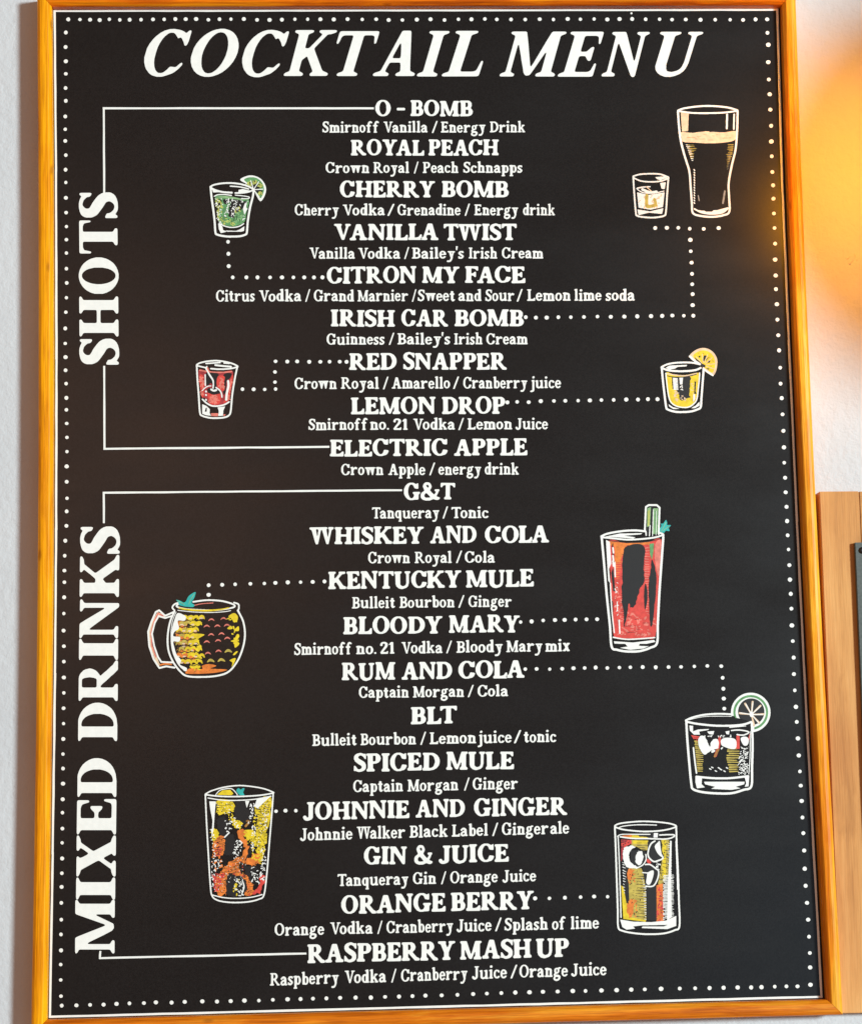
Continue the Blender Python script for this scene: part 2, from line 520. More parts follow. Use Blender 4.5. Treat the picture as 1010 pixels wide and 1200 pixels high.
def g_caps(p, c):
    w, t, h, s = p.w, p.t, p.hh, p.s
    nw = p.nar
    if c == 'A':
        X = 0.98*nw
        p.diag(h+t*.6, 0, X*.47, 1.0, t*1.05)
        p.diag(X-h-w*.5, 0, X*.47+w*.18, 1.0, w)
        p.P((X*.3, .30), (X*.7, .30), (X*.68, .30+t*.9), (X*.3, .30+t*.9))
        p.slab(h, h+t*1.3, 0, 1); p.slab(X-h-w, X-h, 0, 1)
        p.rect(X*.47-t*.3, .93, X*.47+w*.5, 1.0)
    elif c == 'B':
        X = .78*nw
        p.bowl(h+w*.5, 0, .54, X, w, t*.9)
        up = Pen(p.st); up.bowl(h+w*.5, .54-t*.7, 1, X-.05, w*.92, t*.9)
        p.r.a |= up.r.a
        p.stem(h, w, foot='l', head='l')
    elif c in 'CG':
        X = .86*nw
        p.ring(X*.52, .5, X*.52, .52, w, t*.75, 0)
        p.C((X*.62, .36), (X*1.3, .30), (X*1.3, .70), (X*.62, .66))
        if t > .11: p.P((X-t*.75, .64), (X, .64), (X, 1.0), (X-t*.3, 1.0), (X-t*.95, .88))
        else:
            p.C((X*.74, .20), (X*1.3, .13), (X*1.3, .86), (X*.74, .84))
            p.S([(X*.55, .985, t*.6), (X*.70, .955, t*.9), (X*.82, .89, t*1.25), (X*.92, .78, t*1.0), (X-.035, .68, t*.6)])
            p.P((X-.07, .66), (X-.005, .66), (X+.01, 1.0), (X-.045, 1.0), (X-.11, .88), (X-.09, .80))
            p.S([(X*.80, .09, t*.9), (X*.90, .16, t*.8), (X*.99, .26, t*.6)])
        p.S([(X*.80, .10, t*1.0), (X*.93, .19, t*.8), (X*.99, .27, t*.55)]) if c == 'C' and t > .11 else None
        if c == 'G':
            p.rect(X-w, .02, X, .42)
            p.slab(X-w, X, .47, -1)
    elif c == 'D':
        X = .92*nw
        p.bowl(h+w*.5, 0, 1, X, w*1.05, t*.85)
        p.stem(h, w, foot='l', head='l')
    elif c in 'EF':
        X = .76*nw
        p.stem(h, w, foot='l' if c == 'E' else 'lr', head='l')
        p.arm(h, X-.03, 1, -1)
        p.rect(h, .5-t*.45, X-.22, .5+t*.45)
        p.P((X-.22, .5-t*.5-.09), (X-.15, .5-t*.5-.12), (X-.15, .5+t*.5+.12), (X-.22, .5+t*.5+.09), (X-.29, .5+t*.4), (X-.29, .5-t*.4))
        if c == 'E': p.arm(h, X, 0, 1)
    elif c == 'H':
        g = .34*nw
        p.stem(h, w); p.stem(h+w+g, w)
        p.rect(h, .5-t*.45, h+w+g+.05, .5+t*.45)
    elif c == 'I':
        p.stem(h, w)
    elif c == 'J':
        p.rect(.26, .2, .26+w, 1); p.slab(.26, .26+w, 1, -1)
        p.S([(.26+w*.5, .26, w), (.26+w*.42, .12, w*.9), (.22, .02, t*1.1), (.11, .03, t*1.15), (.05, .14, t*1.5)])
    elif c == 'K':
        p.stem(h, w)
        p.diag(h+w*.9, .36, h+w+.46*nw, .97, t*1.25)
        p.diag(h+w+.50*nw, .03, h+w+.10*nw, .60, w*1.05)
        p.slab(h+w+.36*nw, h+w+.56*nw, 1, -1); p.slab(h+w+.40*nw, h+w+.60*nw, 0, 1)
    elif c == 'L':
        X = .74*nw
        p.stem(h, w, foot='l'); p.arm(h, X, 0, 1, p.beak*1.25)
    elif c == 'M':
        X = (1.16 if t > .11 else 1.30)*nw
        p.stem(h, t*1.15, head='l'); p.stem(X-h-w, w, head='r')
        p.P((h, 1), (h+w*1.1, 1), (X*.5+w*.32, .06), (X*.5-w*.1, 0), (X*.5-w*.42, .06))
        p.P((X-h-w, 1), (X-h-w*.2, 1), (X*.5+w*.25, .02), (X*.5-w*.1, .02))
        p.slab(h, h+w*.9, 1, -1, True, False); p.slab(X-h-w, X-h, 1, -1, False, True)
    elif c == 'N':
        X = .98*nw
        p.stem(h, t*1.1, head='l'); p.rect(X-h-t*1.1, 0.0, X-h, 1); p.slab(X-h-t*1.1, X-h, 1, -1)
        p.P((h-h*.5, 1), (h+w*1.05, 1), (X-h, .12), (X-h, -.02), (X-h-t*.9, -.02))
    elif c == 'O':
        X = .92*nw
        p.ring(X*.5, .5, X*.5, .52, w*.98, t*.72, 0)
    elif c == 'P':
        X = .76*nw
        p.bowl(h+w*.5, .42, 1, X, w, t*.85); p.stem(h, w, head='l')
    elif c == 'R':
        X = (.74 if t > .11 else .84)*nw
        p.bowl(h+w*.5, .44, 1, X, w*(1 if t > .11 else .9), t*.85); p.stem(h, w, head='l')
        p.diag(X+.06, .03, X*.55, .50, w*1.0)
        p.slab(X-.04, X+.12, 0, 1, False, True)
    elif c == 'S':
        X = .66*nw
        p.S([(X*.90, .80, t*.9), (X*.72, .93, t*.95), (X*.44, .955, t), (X*.20, .85, w*.85), (X*.22, .66, w*.98),
             (X*.50, .52, w*1.12), (X*.78, .37, w*1.0), (X*.80, .17, w*.85), (X*.55, .045, t), (X*.28, .06, t*.95), (X*.10, .20, t*.9)])
        p.P((X*.98, 1.0), (X*.88, .99), (X*.82, .72), (X*.98, .66))
        p.P((X*.0, .0), (X*.10, .01), (X*.18, .28), (X*.0, .34))
    elif c == 'T':
        X = .86*nw
        p.stem(X*.5-w*.5, w, head=''); p.rect(0.02, 1-t, X-.02, 1)
        for a, b in ((0, 1), (X, -1)):
            p.P((a, 1), (a, 1-t-p.beak), (a+b*s*.75, 1-t-p.beak), (a+b*s*1.4, 1-t-p.k*.5), (a+b*s*2.5, 1-t), (a+b*s*2.5, 1))
    elif c == 'U':
        X = .92*nw
        p.rect(h, .34, h+w, 1); p.slab(h, h+w, 1, -1)
        a, b = h+w*.5, X-h-t*.5
        p.S([(a, .36, w), (a+.01, .20, w*.98), (a+.12, .065, t*1.4), ((a+b)/2+.03, .035, t*1.1), (b-.06, .12, t*1.0), (b, .30, t), (b, .5, t)])
        p.rect(b-t*.5, .34, b+t*.5, 1); p.slab(b-t*.5, b+t*.5, 1, -1)
    elif c in 'VW':
        X = .94*nw if c == 'V' else 1.36*nw
        hs = [(0, X)] if c == 'V' else [(0, X*.56), (X*.42, X)]
        for a, b in hs:
            m = (a+b)/2
            p.P((a+h, 1), (a+h+w*1.05, 1), (m+w*.42, .0), (m-w*.12, -.01))
            p.P((b-h-t, 1), (b-h, 1), (m+w*.40, 0), (m+w*.05, 0))
            p.slab(a+h, a+h+w, 1, -1); p.slab(b-h-t, b-h, 1, -1)
    elif c == 'X':
        X = .96*nw
        p.diag(h+w*.6, .97, X-h-w*.6, .03, w*1.08); p.diag(X-h-t*.8, .97, h+t*.8, .03, t*1.15)
        p.slab(h, h+w*1.1, 1, -1); p.slab(X-h-w*1.1, X-h, 0, 1)
        p.slab(X-h-t*1.7, X-h, 1, -1); p.slab(h, h+t*1.7, 0, 1)
    elif c == 'Y':
        X = .92*nw
        p.stem(X*.5-w*.5, w, y1=.5, head='')
        p.P((h, 1), (h+w*1.05, 1), (X*.5+w*.5, .44), (X*.5-w*.5, .40))
        p.P((X-h-t*1.05, 1), (X-h, 1), (X*.5+w*.5, .42), (X*.5, .50))
        p.slab(h, h+w, 1, -1); p.slab(X-h-t*1.2, X-h, 1, -1)
    elif c == '&':
        p.S([(.98, .52, t*.8), (.90, .34, t*.95), (.74, .14, t), (.52, .03, t*1.2), (.28, .03, t*1.2), (.12, .14, w*.85), (.12, .32, w*.85),
             (.26, .46, t*1.1), (.46, .60, t), (.56, .76, t*1.1), (.50, .93, t*1.0), (.34, .97, t*1.05), (.24, .86, t*1.2), (.28, .70, w*.9), (.48, .42, w), (.74, .16, w), (.92, .06, w*.8), (1.03, .06, t)])
        p.rect(.80, .50, 1.08, .50+t*.8)
    elif c == '-':
        p.rect(0, .36, .42, .36+t*1.05)
    else:
        return False
    return True

def g_low(p, c):
    w, t, h, s = p.w, p.t, p.hh*.75, p.s
    x = .68
    hh0 = p.hh; p.hh = h
    n = p.nar
    ok = True
    def foot(a, wd=None): p.slab(a, a+(wd or w), 0, 1)
    def flag(a, y):                       # the head serif on the left of a stem
        p.P((a-h-.02, y-.02), (a+w, y+.02), (a+w, y-s-.04), (a, y-s-.05), (a-h-.02, y-s-.01))
    def arch(a, b, y=x):
        p.S([(a+w*.5, y-.22, t*.8), (a+w*.5+.08, y-.09, t*.9), ((a+b)/2+.03, y-t*.5, t*1.1), (b-.02, y-.12, w*.9), (b, y-.26, w)])
        p.rect(b-w*.5, 0, b+w*.5, y-.24)
    if c == 'a':
        p.S([(.07, x-.16, t*1.3), (.16, x-.06, t*1.1), (.28, x-.05, t*1.1), (.38, x-.16, w), (.39, .3, w), (.39, .10, w)])
        p.S([(.36, .40, t*.9), (.16, .34, t), (.06, .18, w*.85), (.12, .06, t*1.1), (.26, .06, t), (.38, .16, t*.9)])
        p.S([(.39, .12, w), (.45, .05, t), (.52, .06, t*.8)])
    elif c == 'b':
        p.ring(.34, x/2, .23*1.08, x/2+.02, w*.95, t*.85, 0); p.C((-.2, -.1), (.16, -.1), (.16, .8), (-.2, .8))
        p.rect(h, .02, h+w, 1.02); flag(h, 1.04)
    elif c in 'ce':
        p.ring(.27, x/2, .27, x/2+.02, w*.92, t*.85, 0)
        if c == 'e':
            p.C((.27, .20), (.8, .12), (.8, x*.52-t*.4), (.27, x*.52-t*.4))
            p.rect(.10, x*.52-t*.4, .52, x*.52+t*.4)
            p.S([(.36, .05, t*1.0), (.48, .15, t*.75)])
        else:
            p.C((.30, .20), (.8, .10), (.8, .56), (.30, .46))
            p.S([(.42, x-.14, t*1.4), (.40, x-.08, t*1.1)]); p.S([(.38, .05, t*1.0), (.48, .15, t*.75)])
    elif c in 'dq':
        p.ring(.27, x/2, .25, x/2+.02, w*.95, t*.85, 0); p.C((.40, -.1), (.8, -.1), (.8, .8), (.40, .8))
        if c == 'd':
            p.rect(.38, .02, .38+w, 1.02); flag(.38, 1.04); p.slab(.38, .38+w, 0, 1, False, True)
        else:
            p.rect(.38, -.32, .38+w, x); p.slab(.38, .38+w, -.34, 1)
    elif c == 'f':
        p.rect(.12, 0, .12+w, .82); foot(.12); p.rect(0, x-t, .40, x)
        p.S([(.12+w*.5, .80, w), (.17+w*.5, .95, t*1.2), (.34, 1.0, t*1.1), (.46, .93, t*1.2)])
    elif c == 'g':
        p.ring(.25, .46, .22, .24, w*.85, t*.8, 0)
        p.S([(.38, .60, t), (.46, .68, t), (.54, .68, t*.9)])
        p.S([(.14, .24, t), (.07, .14, t*1.2), (.16, .06, t*1.2), (.38, .04, t*1.35), (.49, -.08, t*1.3), (.40, -.24, t*1.1), (.20, -.28, t*1.1), (.05, -.20, t*1.1), (.06, -.06, t), (.18, .04, t)])
    elif c in 'hnm':
        y1 = 1.02 if c == 'h' else x
        p.rect(h, 0, h+w, y1); flag(h, y1+.02); foot(h)
        b = h+w+.27*n
        arch(h, b); foot(b-w*.5)
        if c == 'm':
            arch(b-w*.5, b+.36*n); foot(b+.36*n-w*.5)
    elif c in 'ij':
        if c == 'i':
            p.rect(h+.02, 0, h+.02+w, x); flag(h+.02, x+.02); foot(h+.02)
        else:
            p.rect(.14, -.1, .14+w, x); flag(.14, x+.02)
            p.S([(.14+w*.5, -.08, w), (.11+w*.5, -.24, t*1.2), (.0, -.30, t*1.1)])
        p.S([(h+.02+w*.5+(.06 if c == 'j' else 0), .93, w*1.15), (h+.03+w*.5+(.06 if c == 'j' else 0), .94, w*1.15)])
    elif c == 'k':
        p.rect(h, 0, h+w, 1.02); flag(h, 1.04); foot(h)
        p.diag(h+w, .28, h+w+.24, x-.03, t*1.1); p.diag(h+w+.30, .03, h+w+.10, .40, w)
        p.slab(h+w+.18, h+w+.30, x, -1); p.slab(h+w+.20, h+w+.36, 0, 1)
    elif c == 'l':
        p.rect(h, 0, h+w, 1.02); flag(h, 1.04); foot(h)
    elif c == 'o':
        p.ring(.28, x/2, .28, x/2+.02, w*.92, t*.85, 0)
    elif c == 'p':
        p.ring(.36, x/2, .25, x/2+.02, w*.95, t*.85, 0); p.C((-.2, -.1), (.18, -.1), (.18, .8), (-.2, .8))
        p.rect(h, -.32, h+w, x); flag(h, x+.02); p.slab(h, h+w, -.34, 1)
    elif c == 'r':
        p.rect(h, 0, h+w, x); flag(h, x+.02); foot(h)
        p.S([(h+w*.7, x-.26, t*.9), (h+w+.06, x-.12, t), (h+w+.16, x-.05, t*1.1), (h+w+.25, x-.10, t*1.5)])
    elif c == 's':
        p.S([(.37, x-.14, t*.9), (.26, x-.05, t*.95), (.14, x-.08, t), (.09, x-.20, w*.8), (.22, x/2, w), (.36, .20, w*.85), (.30, .07, t), (.16, .04, t), (.06, .15, t*.9)])
        p.rect(.33, x-.20, .41, x+.01); p.rect(.02, 0, .10, .22)
    elif c == 't':
        p.rect(.10, .12, .10+w, .88); p.rect(0, x-t, .38, x)
        p.S([(.10+w*.5, .16, w), (.14+w*.5, .06, t*1.1), (.28, .04, t), (.38, .12, t*.9)])
    elif c == 'u':
        p.rect(h, .2, h+w, x); flag(h, x+.02)
        b = h+w+.25*n
        p.S([(h+w*.5, .24, w), (h+w*.6, .10, w*.9), (h+w+.06, .045, t*1.1), (b-.02, .10, t*.9), (b+.02, .20, t*.8)])
        p.rect(b, 0, b+w, x); flag(b, x+.02); p.slab(b, b+w, 0, 1, False, True)
    elif c in 'vw':
        for a in ([0] if c == 'v' else [0, .36]):
            p.P((a+h, x), (a+h+w, x), (a+.33, 0), (a+.23, 0))
            p.P((a+.46-t, x), (a+.46, x), (a+.33, 0), (a+.24, 0))
            p.slab(a+h, a+h+w, x, -1); p.slab(a+.46-t, a+.46, x, -1)
    elif c == 'x':
        p.diag(.12, x-.02, .42, .02, w*1.1); p.diag(.42, x-.02, .12, .02, t*1.1)
        for a in (.05, .36): p.slab(a, a+.12, x, -1); p.slab(a, a+.12, 0, 1)
    elif c == 'y':
        p.P((h, x), (h+w, x), (.36, .05), (.26, .0))
        p.P((.50-t, x), (.50, x), (.36, .05), (.27, -.02))
        p.slab(h, h+w, x, -1); p.slab(.50-t, .50, x, -1)
        p.S([(.33, .10, t*1.1), (.25, -.14, t*1.05), (.14, -.26, t*1.1), (.02, -.26, t*1.4)])
    elif c == '2':
        p.S([(.08, .74, t*1.3), (.12, .90, t*1.1), (.28, .95, t*1.1), (.42, .84, w), (.40, .64, w*.95), (.26, .40, t*1.2), (.08, .10, t*1.1)])
        p.rect(.04, 0, .52, t*1.1); p.rect(.46, 0, .53, .24)
    elif c == '1':
        p.rect(.14, 0, .14+w, .98); p.slab(.14, .14+w, 0, 1); p.P((.02, .80), (.14, .98), (.2, .98), (.2, .82), (.02, .72))
    elif c == '/':
        p.diag(.03, -.06, .40, 1.06, t*.95)
    elif c == '.':
        p.S([(.08, .08, .17), (.09, .08, .17)])
    elif c == "'":
        p.P((0, 1.08), (.16, 1.08), (.11, .72), (.03, .72))
    else:
        ok = False
    p.hh = hh0
    return ok

def style(**kw):
    kw['st'] = kw
    return kw

STYLES = {
    # heading words: heavy slab serif
    'item': style(w=.235, t=.135, s=.105, hh=.085, k=.05, beak=.15, nar=.96, res=44, blur=3, tol=.008, skew=0),
    # ingredient words
    'fine': style(w=.18, t=.128, s=.085, hh=.085, k=.03, beak=.11, nar=.86, res=40, blur=2, tol=.010, skew=0),
    # vertical section headings
    'side': style(w=.25, t=.10, s=.055, hh=.10, k=.05, beak=.22, nar=1.0, res=80, blur=6, tol=.003, skew=0),
    # leaning title
    'title': style(w=.225, t=.095, s=.05, hh=.12, k=.04, beak=.20, nar=1.02, res=80, blur=6, tol=.003, skew=.30),
}
GC = {}
def glyph(c, st):
    k = (c, st)
    if k not in GC:
        S = STYLES[st]
        p = Pen(S)
        ok = g_low(p, c) if (c.islower() or c in "21/.'") else g_caps(p, c)
        assert ok, c
        lp = p.r.contours(S['blur'], S['tol'], 0.46)
        V, T = fill(lp)
        V = np.array(V)
        V[:, 0] += V[:, 1]*S['skew']
        x0, x1 = V[:, 0].min(), V[:, 0].max()
        V[:, 0] -= x0
        GC[k] = (V, T, x1-x0)
    return GC[k]

def put_glyph(fl, c, st, xa, xb, base, cap, layer=1, jitter=1.0):
    """the letter between xa and xb; base(x)->y and cap height in pixels of the photograph"""
    V, T, wd = glyph(c, st)
    sx = (xb-xa)/wd
    r = random.Random(hash((c, round(xa), round(xb))) % 100003)
    r = random.Random(int(xa*7+xb*13+ord(c)))
    ro = math.radians(r.uniform(-1, 1)*1.1*jitter); dy = r.uniform(-1, 1)*.018*cap*jitter; sy = 1+r.uniform(-1, 1)*.02*jitter
    out = []
    for x, y in V:
        u, vv = x*sx-(xb-xa)/2, y*cap*sy
        u, vv = u*math.cos(ro)-vv*math.sin(ro), u*math.sin(ro)+vv*math.cos(ro)
        px = xa+(xb-xa)/2+u
        out.append((px, base(px)-vv-dy))
    fl.add(out, T, layer)

def put_word(fl, wd, st, x0, x1, base, cap):
    gap = {'item': .035, 'fine': .055}[st]
    ws = [glyph(c, st)[2] for c in wd]
    gaps = [gap]*(len(wd)-1)
    for i in range(len(wd)-1):
        pr = wd[i]+wd[i+1]
        if pr in ('LA', 'AV', 'VA', 'AY', 'YA', 'TA', 'AT', 'LT', 'LY', 'FA', 'Vo', 'Va', 'To', 'Ta', 'RY', 'TW', 'AC', 'RA', 'CK', 'KY', 'Wa', 'OL'):
            gaps[i] = gap-.09 if pr not in ('RY', 'OL', 'RA', 'AC', 'CK', 'KY') else gap-.03
    tot = sum(ws)+sum(gaps)
    k = (x1-x0)/tot
    x = x0
    for i, c in enumerate(wd):
        put_glyph(fl, c, st, x, x+ws[i]*k, base, cap)
        x += ws[i]*k+(gaps[i]*k if i < len(gaps) else 0)

def base_line(xa, ya, xb, yb):
    return lambda x: ya+(yb-ya)*(x-xa)/(xb-xa)
# ------------------------------------------------------------------ the wall
def box_mesh(name, x0, x1, y0, y1, z0, z1, m, parent=None, bev=0.0):
    import bmesh
    bm = bmesh.new()
    bmesh.ops.create_cube(bm, size=1)
    for vv in bm.verts:
        vv.co = Vector(((x0+x1)/2+vv.co.x*(x1-x0), (y0+y1)/2+vv.co.y*(y1-y0), (z0+z1)/2+vv.co.z*(z1-z0)))
    if bev: bmesh.ops.bevel(bm, geom=list(bm.edges), offset=bev, segments=2, affect='EDGES')
    me = bpy.data.meshes.new(name); bm.to_mesh(me); bm.free(); me.materials.append(m)
    return link(name, me, parent)

WY = -0.0050
wall = box_mesh('wall', -1.6, 2.4, WY, 0.12, -1.1, 2.2, wall_m)
tag(wall, kind='structure')

# ------------------------------------------------------------------ the menu board
bx0, bz1 = at(*CORN[0]); bx1 = bx0+BW; bz0 = bz1-BH
board = empty('menu_board', (bx0+BW/2, 0, bz0-0.014))
tag(board, 'tall black cocktail menu board in a shiny orange wood frame on the pale wall', 'menu board')
PIN = Matrix.Translation(-board.location)
def adopt(o, parent=None):
    """parts are built in place; keep them there under their thing"""
    o.parent = parent or board
    if (parent or board) is board: o.matrix_parent_inverse = PIN
    return o
def part(o):
    o.parent = board; o.matrix_parent_inverse = PIN
    return o

iL, iR, iT, iB = 0.0015, 0.0026, 0.0012, 0.0016       # opening of the frame outside the border line
ox0, ox1, oz0, oz1 = bx0-iL, bx1+iR, bz0-iB, bz1+iT
FW = 0.0120
DEEP = 0.0105
sheet = box_mesh('printed_sheet', ox0-0.004, ox1+0.004, YP, YP+0.004, oz0-0.004, oz1+0.004, sheet_m)
part(sheet)
back = box_mesh('backing', ox0-0.003, ox1+0.003, YP+0.0042, WY-0.0004, oz0-0.003, oz1+0.003, maple_v)
part(back)
prof = [(0, 0.0035), (0, -DEEP+0.0040), (0.0004, -DEEP+0.0030), (0.0024, -DEEP+0.0006), (0.0032, -DEEP), (FW*0.6, -DEEP-0.0003), (FW-0.0026, -DEEP), (FW-0.0007, -DEEP+0.0013), (FW, -DEEP+0.0030), (FW, 0.0106)]
# the uprights are not dead straight: both bow a few millimetres inwards at mid height
LEFT_EDGE = [(64.5, 13), (66.2, 200), (66.8, 420), (66.4, 620), (65.0, 790), (62.3, 1000), (59, 1191.5)]
RIGHT_EDGE = [(910, 11.5), (915.8, 210), (923.8, 400), (933.0, 610), (942.4, 800), (952.4, 990), (962, 1168)]
def edge_x(P):
    q = [at(*p) for p in P]
    zs = np.array([b_ for a_, b_ in q][::-1]); xs = np.array([a_ for a_, b_ in q][::-1])
    dev = xs-(xs[0]+(xs[-1]-xs[0])*(zs-zs[0])/(zs[-1]-zs[0]))
    zz = np.linspace(oz0, oz1, 24)
    d = np.interp(zz, zs, dev)
    for _ in range(6): d[1:-1] = (d[:-2]+2*d[1:-1]+d[2:])/4
    return lambda z: float(np.interp(z, zz, d))
bowL, bowR = edge_x(LEFT_EDGE), edge_x(RIGHT_EDGE)
def corner(k, u):
    sx, sz = [(-1, -1), (1, -1), (1, 1), (-1, 1)][k]
    return ((ox1 if sx > 0 else ox0)+sx*u, (oz1 if sz > 0 else oz0)+sz*u)
import bmesh
for k, m_ in ((0, frame_bottom), (1, frame_right), (2, frame_top), (3, frame_left)):
    vs, fs = [], []
    n = len(prof)
    ax = 0 if k in (0, 2) else 1
    NS = 22
    mid_ = ((ox0+ox1)/2, (oz0+oz1)/2)[ax]
    for e in range(NS+1):
        for u, d in prof:
            A_, B_ = corner(k, u), corner((k+1) % 4, u)
            f_ = e/NS
            q = [A_[0]+(B_[0]-A_[0])*f_, A_[1]+(B_[1]-A_[1])*f_]
            if e in (0, NS): q[ax] += 0.00012 if q[ax] < mid_ else -0.00012
            if k == 3: q[0] += bowL(q[1])
            if k == 1: q[0] += bowR(q[1])
            vs.append((q[0], YP+d, q[1]))
    for e in range(NS):
        for i in range(n):
            j = (i+1) % n
            fs.append((e*n+i, e*n+j, (e+1)*n+j, (e+1)*n+i))
    fs.append(tuple(range(n))[::-1]); fs.append(tuple(range(NS*n, (NS+1)*n)))
    o = mesh('frame_rail', vs, fs, m_)
    bm = bmesh.new(); bm.from_mesh(o.data); bmesh.ops.recalc_face_normals(bm, faces=bm.faces); bm.to_mesh(o.data); bm.free()
    part(o)
    tag(o, ['bottom rail of the orange frame', 'right rail of the orange frame', 'top rail of the orange frame', 'left rail of the orange frame'][k])

# ---- border line
def ribbon(fl, P, w, layer=1):
    """polyline with square mitres, in photo pixels, slightly uneven like a hand-drawn rule"""
    for (xa, ya), (xb, yb) in zip(P[:-1], P[1:]):
        l = math.hypot(xb-xa, yb-ya); dx, dy = (xb-xa)/l, (yb-ya)/l
        n = max(2, int(l/22))
        V, T = [], []
        for i in range(n+1):
            s_ = i/n*l
            e = w/2 if i in (0, n) else 0
            s_ += (-w/2 if i == 0 else w/2 if i == n else 0)
            j1 = random.uniform(-.14, .14); ww = w/2*random.uniform(.9, 1.1)
            V += [(xa+dx*s_-dy*(ww+j1), ya+dy*s_+dx*(ww+j1)), (xa+dx*s_+dy*(ww-j1), ya+dy*s_-dx*(ww-j1))]
            if i: T += [(2*i-2, 2*i-1, 2*i+1), (2*i-2, 2*i+1, 2*i)]
        fl.add(V, T, layer)
        layer += 0.1
fl = Flat()
ribbon(fl, [CORN[0], CORN[1]], 2.5); ribbon(fl, RIGHT_EDGE, 2.5, 1.5); ribbon(fl, [CORN[2], CORN[3]], 2.5, 3); ribbon(fl, LEFT_EDGE[::-1], 2.5, 4)
part(fl.build('border_line', INK['white'], None))

def dots(fl, pts, r=2.1):
    for x, y in pts:
        rr_ = r*random.uniform(.9, 1.12); ex = random.uniform(.95, 1.12); ph = random.uniform(0, 6)
        n = 14
        V = [(x, y)]+[(x+rr_*ex*math.cos(2*math.pi*i/n+ph)*(1+random.uniform(-.05, .05)), y+rr_*math.sin(2*math.pi*i/n+ph)*(1+random.uniform(-.05, .05))) for i in range(n)]
        fl.add(V, [(0, i+1, (i+1) % n+1) for i in range(n)], 1)

top = [60+u/3.367 for u in (69, 115, 155, 193, 231, 272, 311, 356, 403, 447, 491, 532, 573, 621, 665, 710, 761, 813, 862, 911, 962)] + \
      [350+u/3.367 for u in (36, 86, 139, 193, 251, 306, 355, 409, 466, 520, 575, 630, 681, 734, 781, 837, 893, 950, 1004)] + \
      [640+u/3.367 for u in (84, 134, 188, 240, 288, 338, 391, 446, 495, 549, 607, 665, 724, 775, 824, 870)]
fl = Flat(); dots(fl, [(x, 23+random.uniform(-.6, .7)) for x in top]); dots(fl, [(739.5, 15.8)], 1.2)
part(tag(fl.build('dotted_border', INK['white'], None), kind='stuff'))
bot = [(55+u/3.367, 1160+v/3.367) for u, v in ((60, 62), (118, 61), (172, 59), (225, 58), (276, 55), (327, 53), (384, 52), (431, 49), (493, 50), (545, 47), (614, 45), (672, 46), (726, 44), (780, 42), (837, 42), (892, 39), (950, 37), (1001, 36))] + \
      [(355+u/3.367, 1150+v/3.367) for u, v in ((40, 68), (93, 67), (147, 65), (208, 64), (268, 64), (324, 61), (379, 60), (432, 58), (483, 56), (547, 55), (609, 53), (671, 50), (725, 48), (782, 46), (837, 44), (893, 43), (946, 41), (1004, 40))] + \
      [(655+u/3.156, 1140+v/3.156) for u, v in ((50, 67), (97, 67), (156, 65), (212, 64), (266, 62), (316, 61), (376, 59), (445, 58), (502, 57), (555, 56), (607, 55), (659, 54), (709, 54), (747, 53), (796, 51), (839, 50), (880, 50), (928, 44))]
fl = Flat(); dots(fl, bot, 2.3); part(tag(fl.build('dotted_border', INK['white'], None), kind='stuff'))
lft = [(60+u/3, 10+v/3) for u, v in ((53, 85), (52, 136), (53, 186), (53, 230), (52, 280), (53, 325), (51, 380), (51, 425), (51, 466), (53, 516), (52, 567), (53, 612), (53, 666), (54, 718), (55, 767), (55, 813), (55, 860), (55, 915), (56, 965), (55, 1017), (53, 1068), (51, 1125), (51, 1178))] + \
      [(60+u/3, 400+v/3) for u, v in ((52, 56), (52, 102), (54, 149), (55, 199), (55, 241), (56, 289), (57, 338), (57, 388), (56, 440), (56, 494), (57, 552), (56, 598), (55, 649), (51, 701), (49, 754), (48, 806), (48, 847), (47, 900), (46, 957), (45, 1017), (46, 1072), (46, 1126))] + \
      [(55+u/3, 790+v/3) for u, v in ((61, 12), (61, 66), (60, 120), (60, 174), (59, 228), (58, 281), (58, 332), (58, 385), (57, 440), (56, 487), (56, 543), (55, 593), (55, 648), (54, 700), (53, 748), (52, 804), (52, 863), (51, 915), (51, 971), (50, 1021), (50, 1075), (51, 1132))]
fl = Flat(); dots(fl, lft, 2.1); part(tag(fl.build('dotted_border', INK['white'], None), kind='stuff'))
rgt = [(890+u/3, 10+v/3) for u, v in ((26, 86), (29, 128), (29, 189), (31, 250), (34, 302), (36, 356), (39, 413), (40, 468), (41, 520), (43, 575), (46, 622), (47, 669), (49, 721), (51, 772), (53, 827), (53, 883), (55, 939), (56, 987), (59, 1040), (61, 1094), (64, 1149))] + \
      [(905+u/3, 400+v/3) for u, v in ((22, 32), (26, 93), (27, 149), (31, 200), (34, 257), (37, 315), (39, 373), (40, 427), (43, 480), (45, 531), (48, 582), (50, 632), (52, 682), (55, 732), (58, 787), (60, 838), (63, 888), (65, 940), (67, 999), (70, 1054), (73, 1112), (74, 1170))] + \
      [(920+u/3, 790+v/3) for u, v in ((32, 57), (36, 115), (39, 168), (43, 226), (46, 286), (50, 342), (53, 392), (56, 446), (59, 504), (62, 559), (65, 620), (67, 684), (70, 744), (75, 804), (79, 863), (82, 923), (85, 980), (86, 1031))]
fl = Flat(); dots(fl, rgt, 2.25); part(tag(fl.build('dotted_border', INK['white'], None), kind='stuff'))

# ---- ruled connectors
for P in ([(437, 127), (122, 127), (122.6, 225)], [(122.6, 430), (122.8, 526), (385, 523.8)], [(470, 574.5), (122, 577.5), (122.2, 612)], [(118, 1115.5), (117.6, 1122.8), (358, 1117.4)]):
    fl = Flat(); ribbon(fl, P, 2.3); part(fl.build('bracket_line', INK['white'], None))
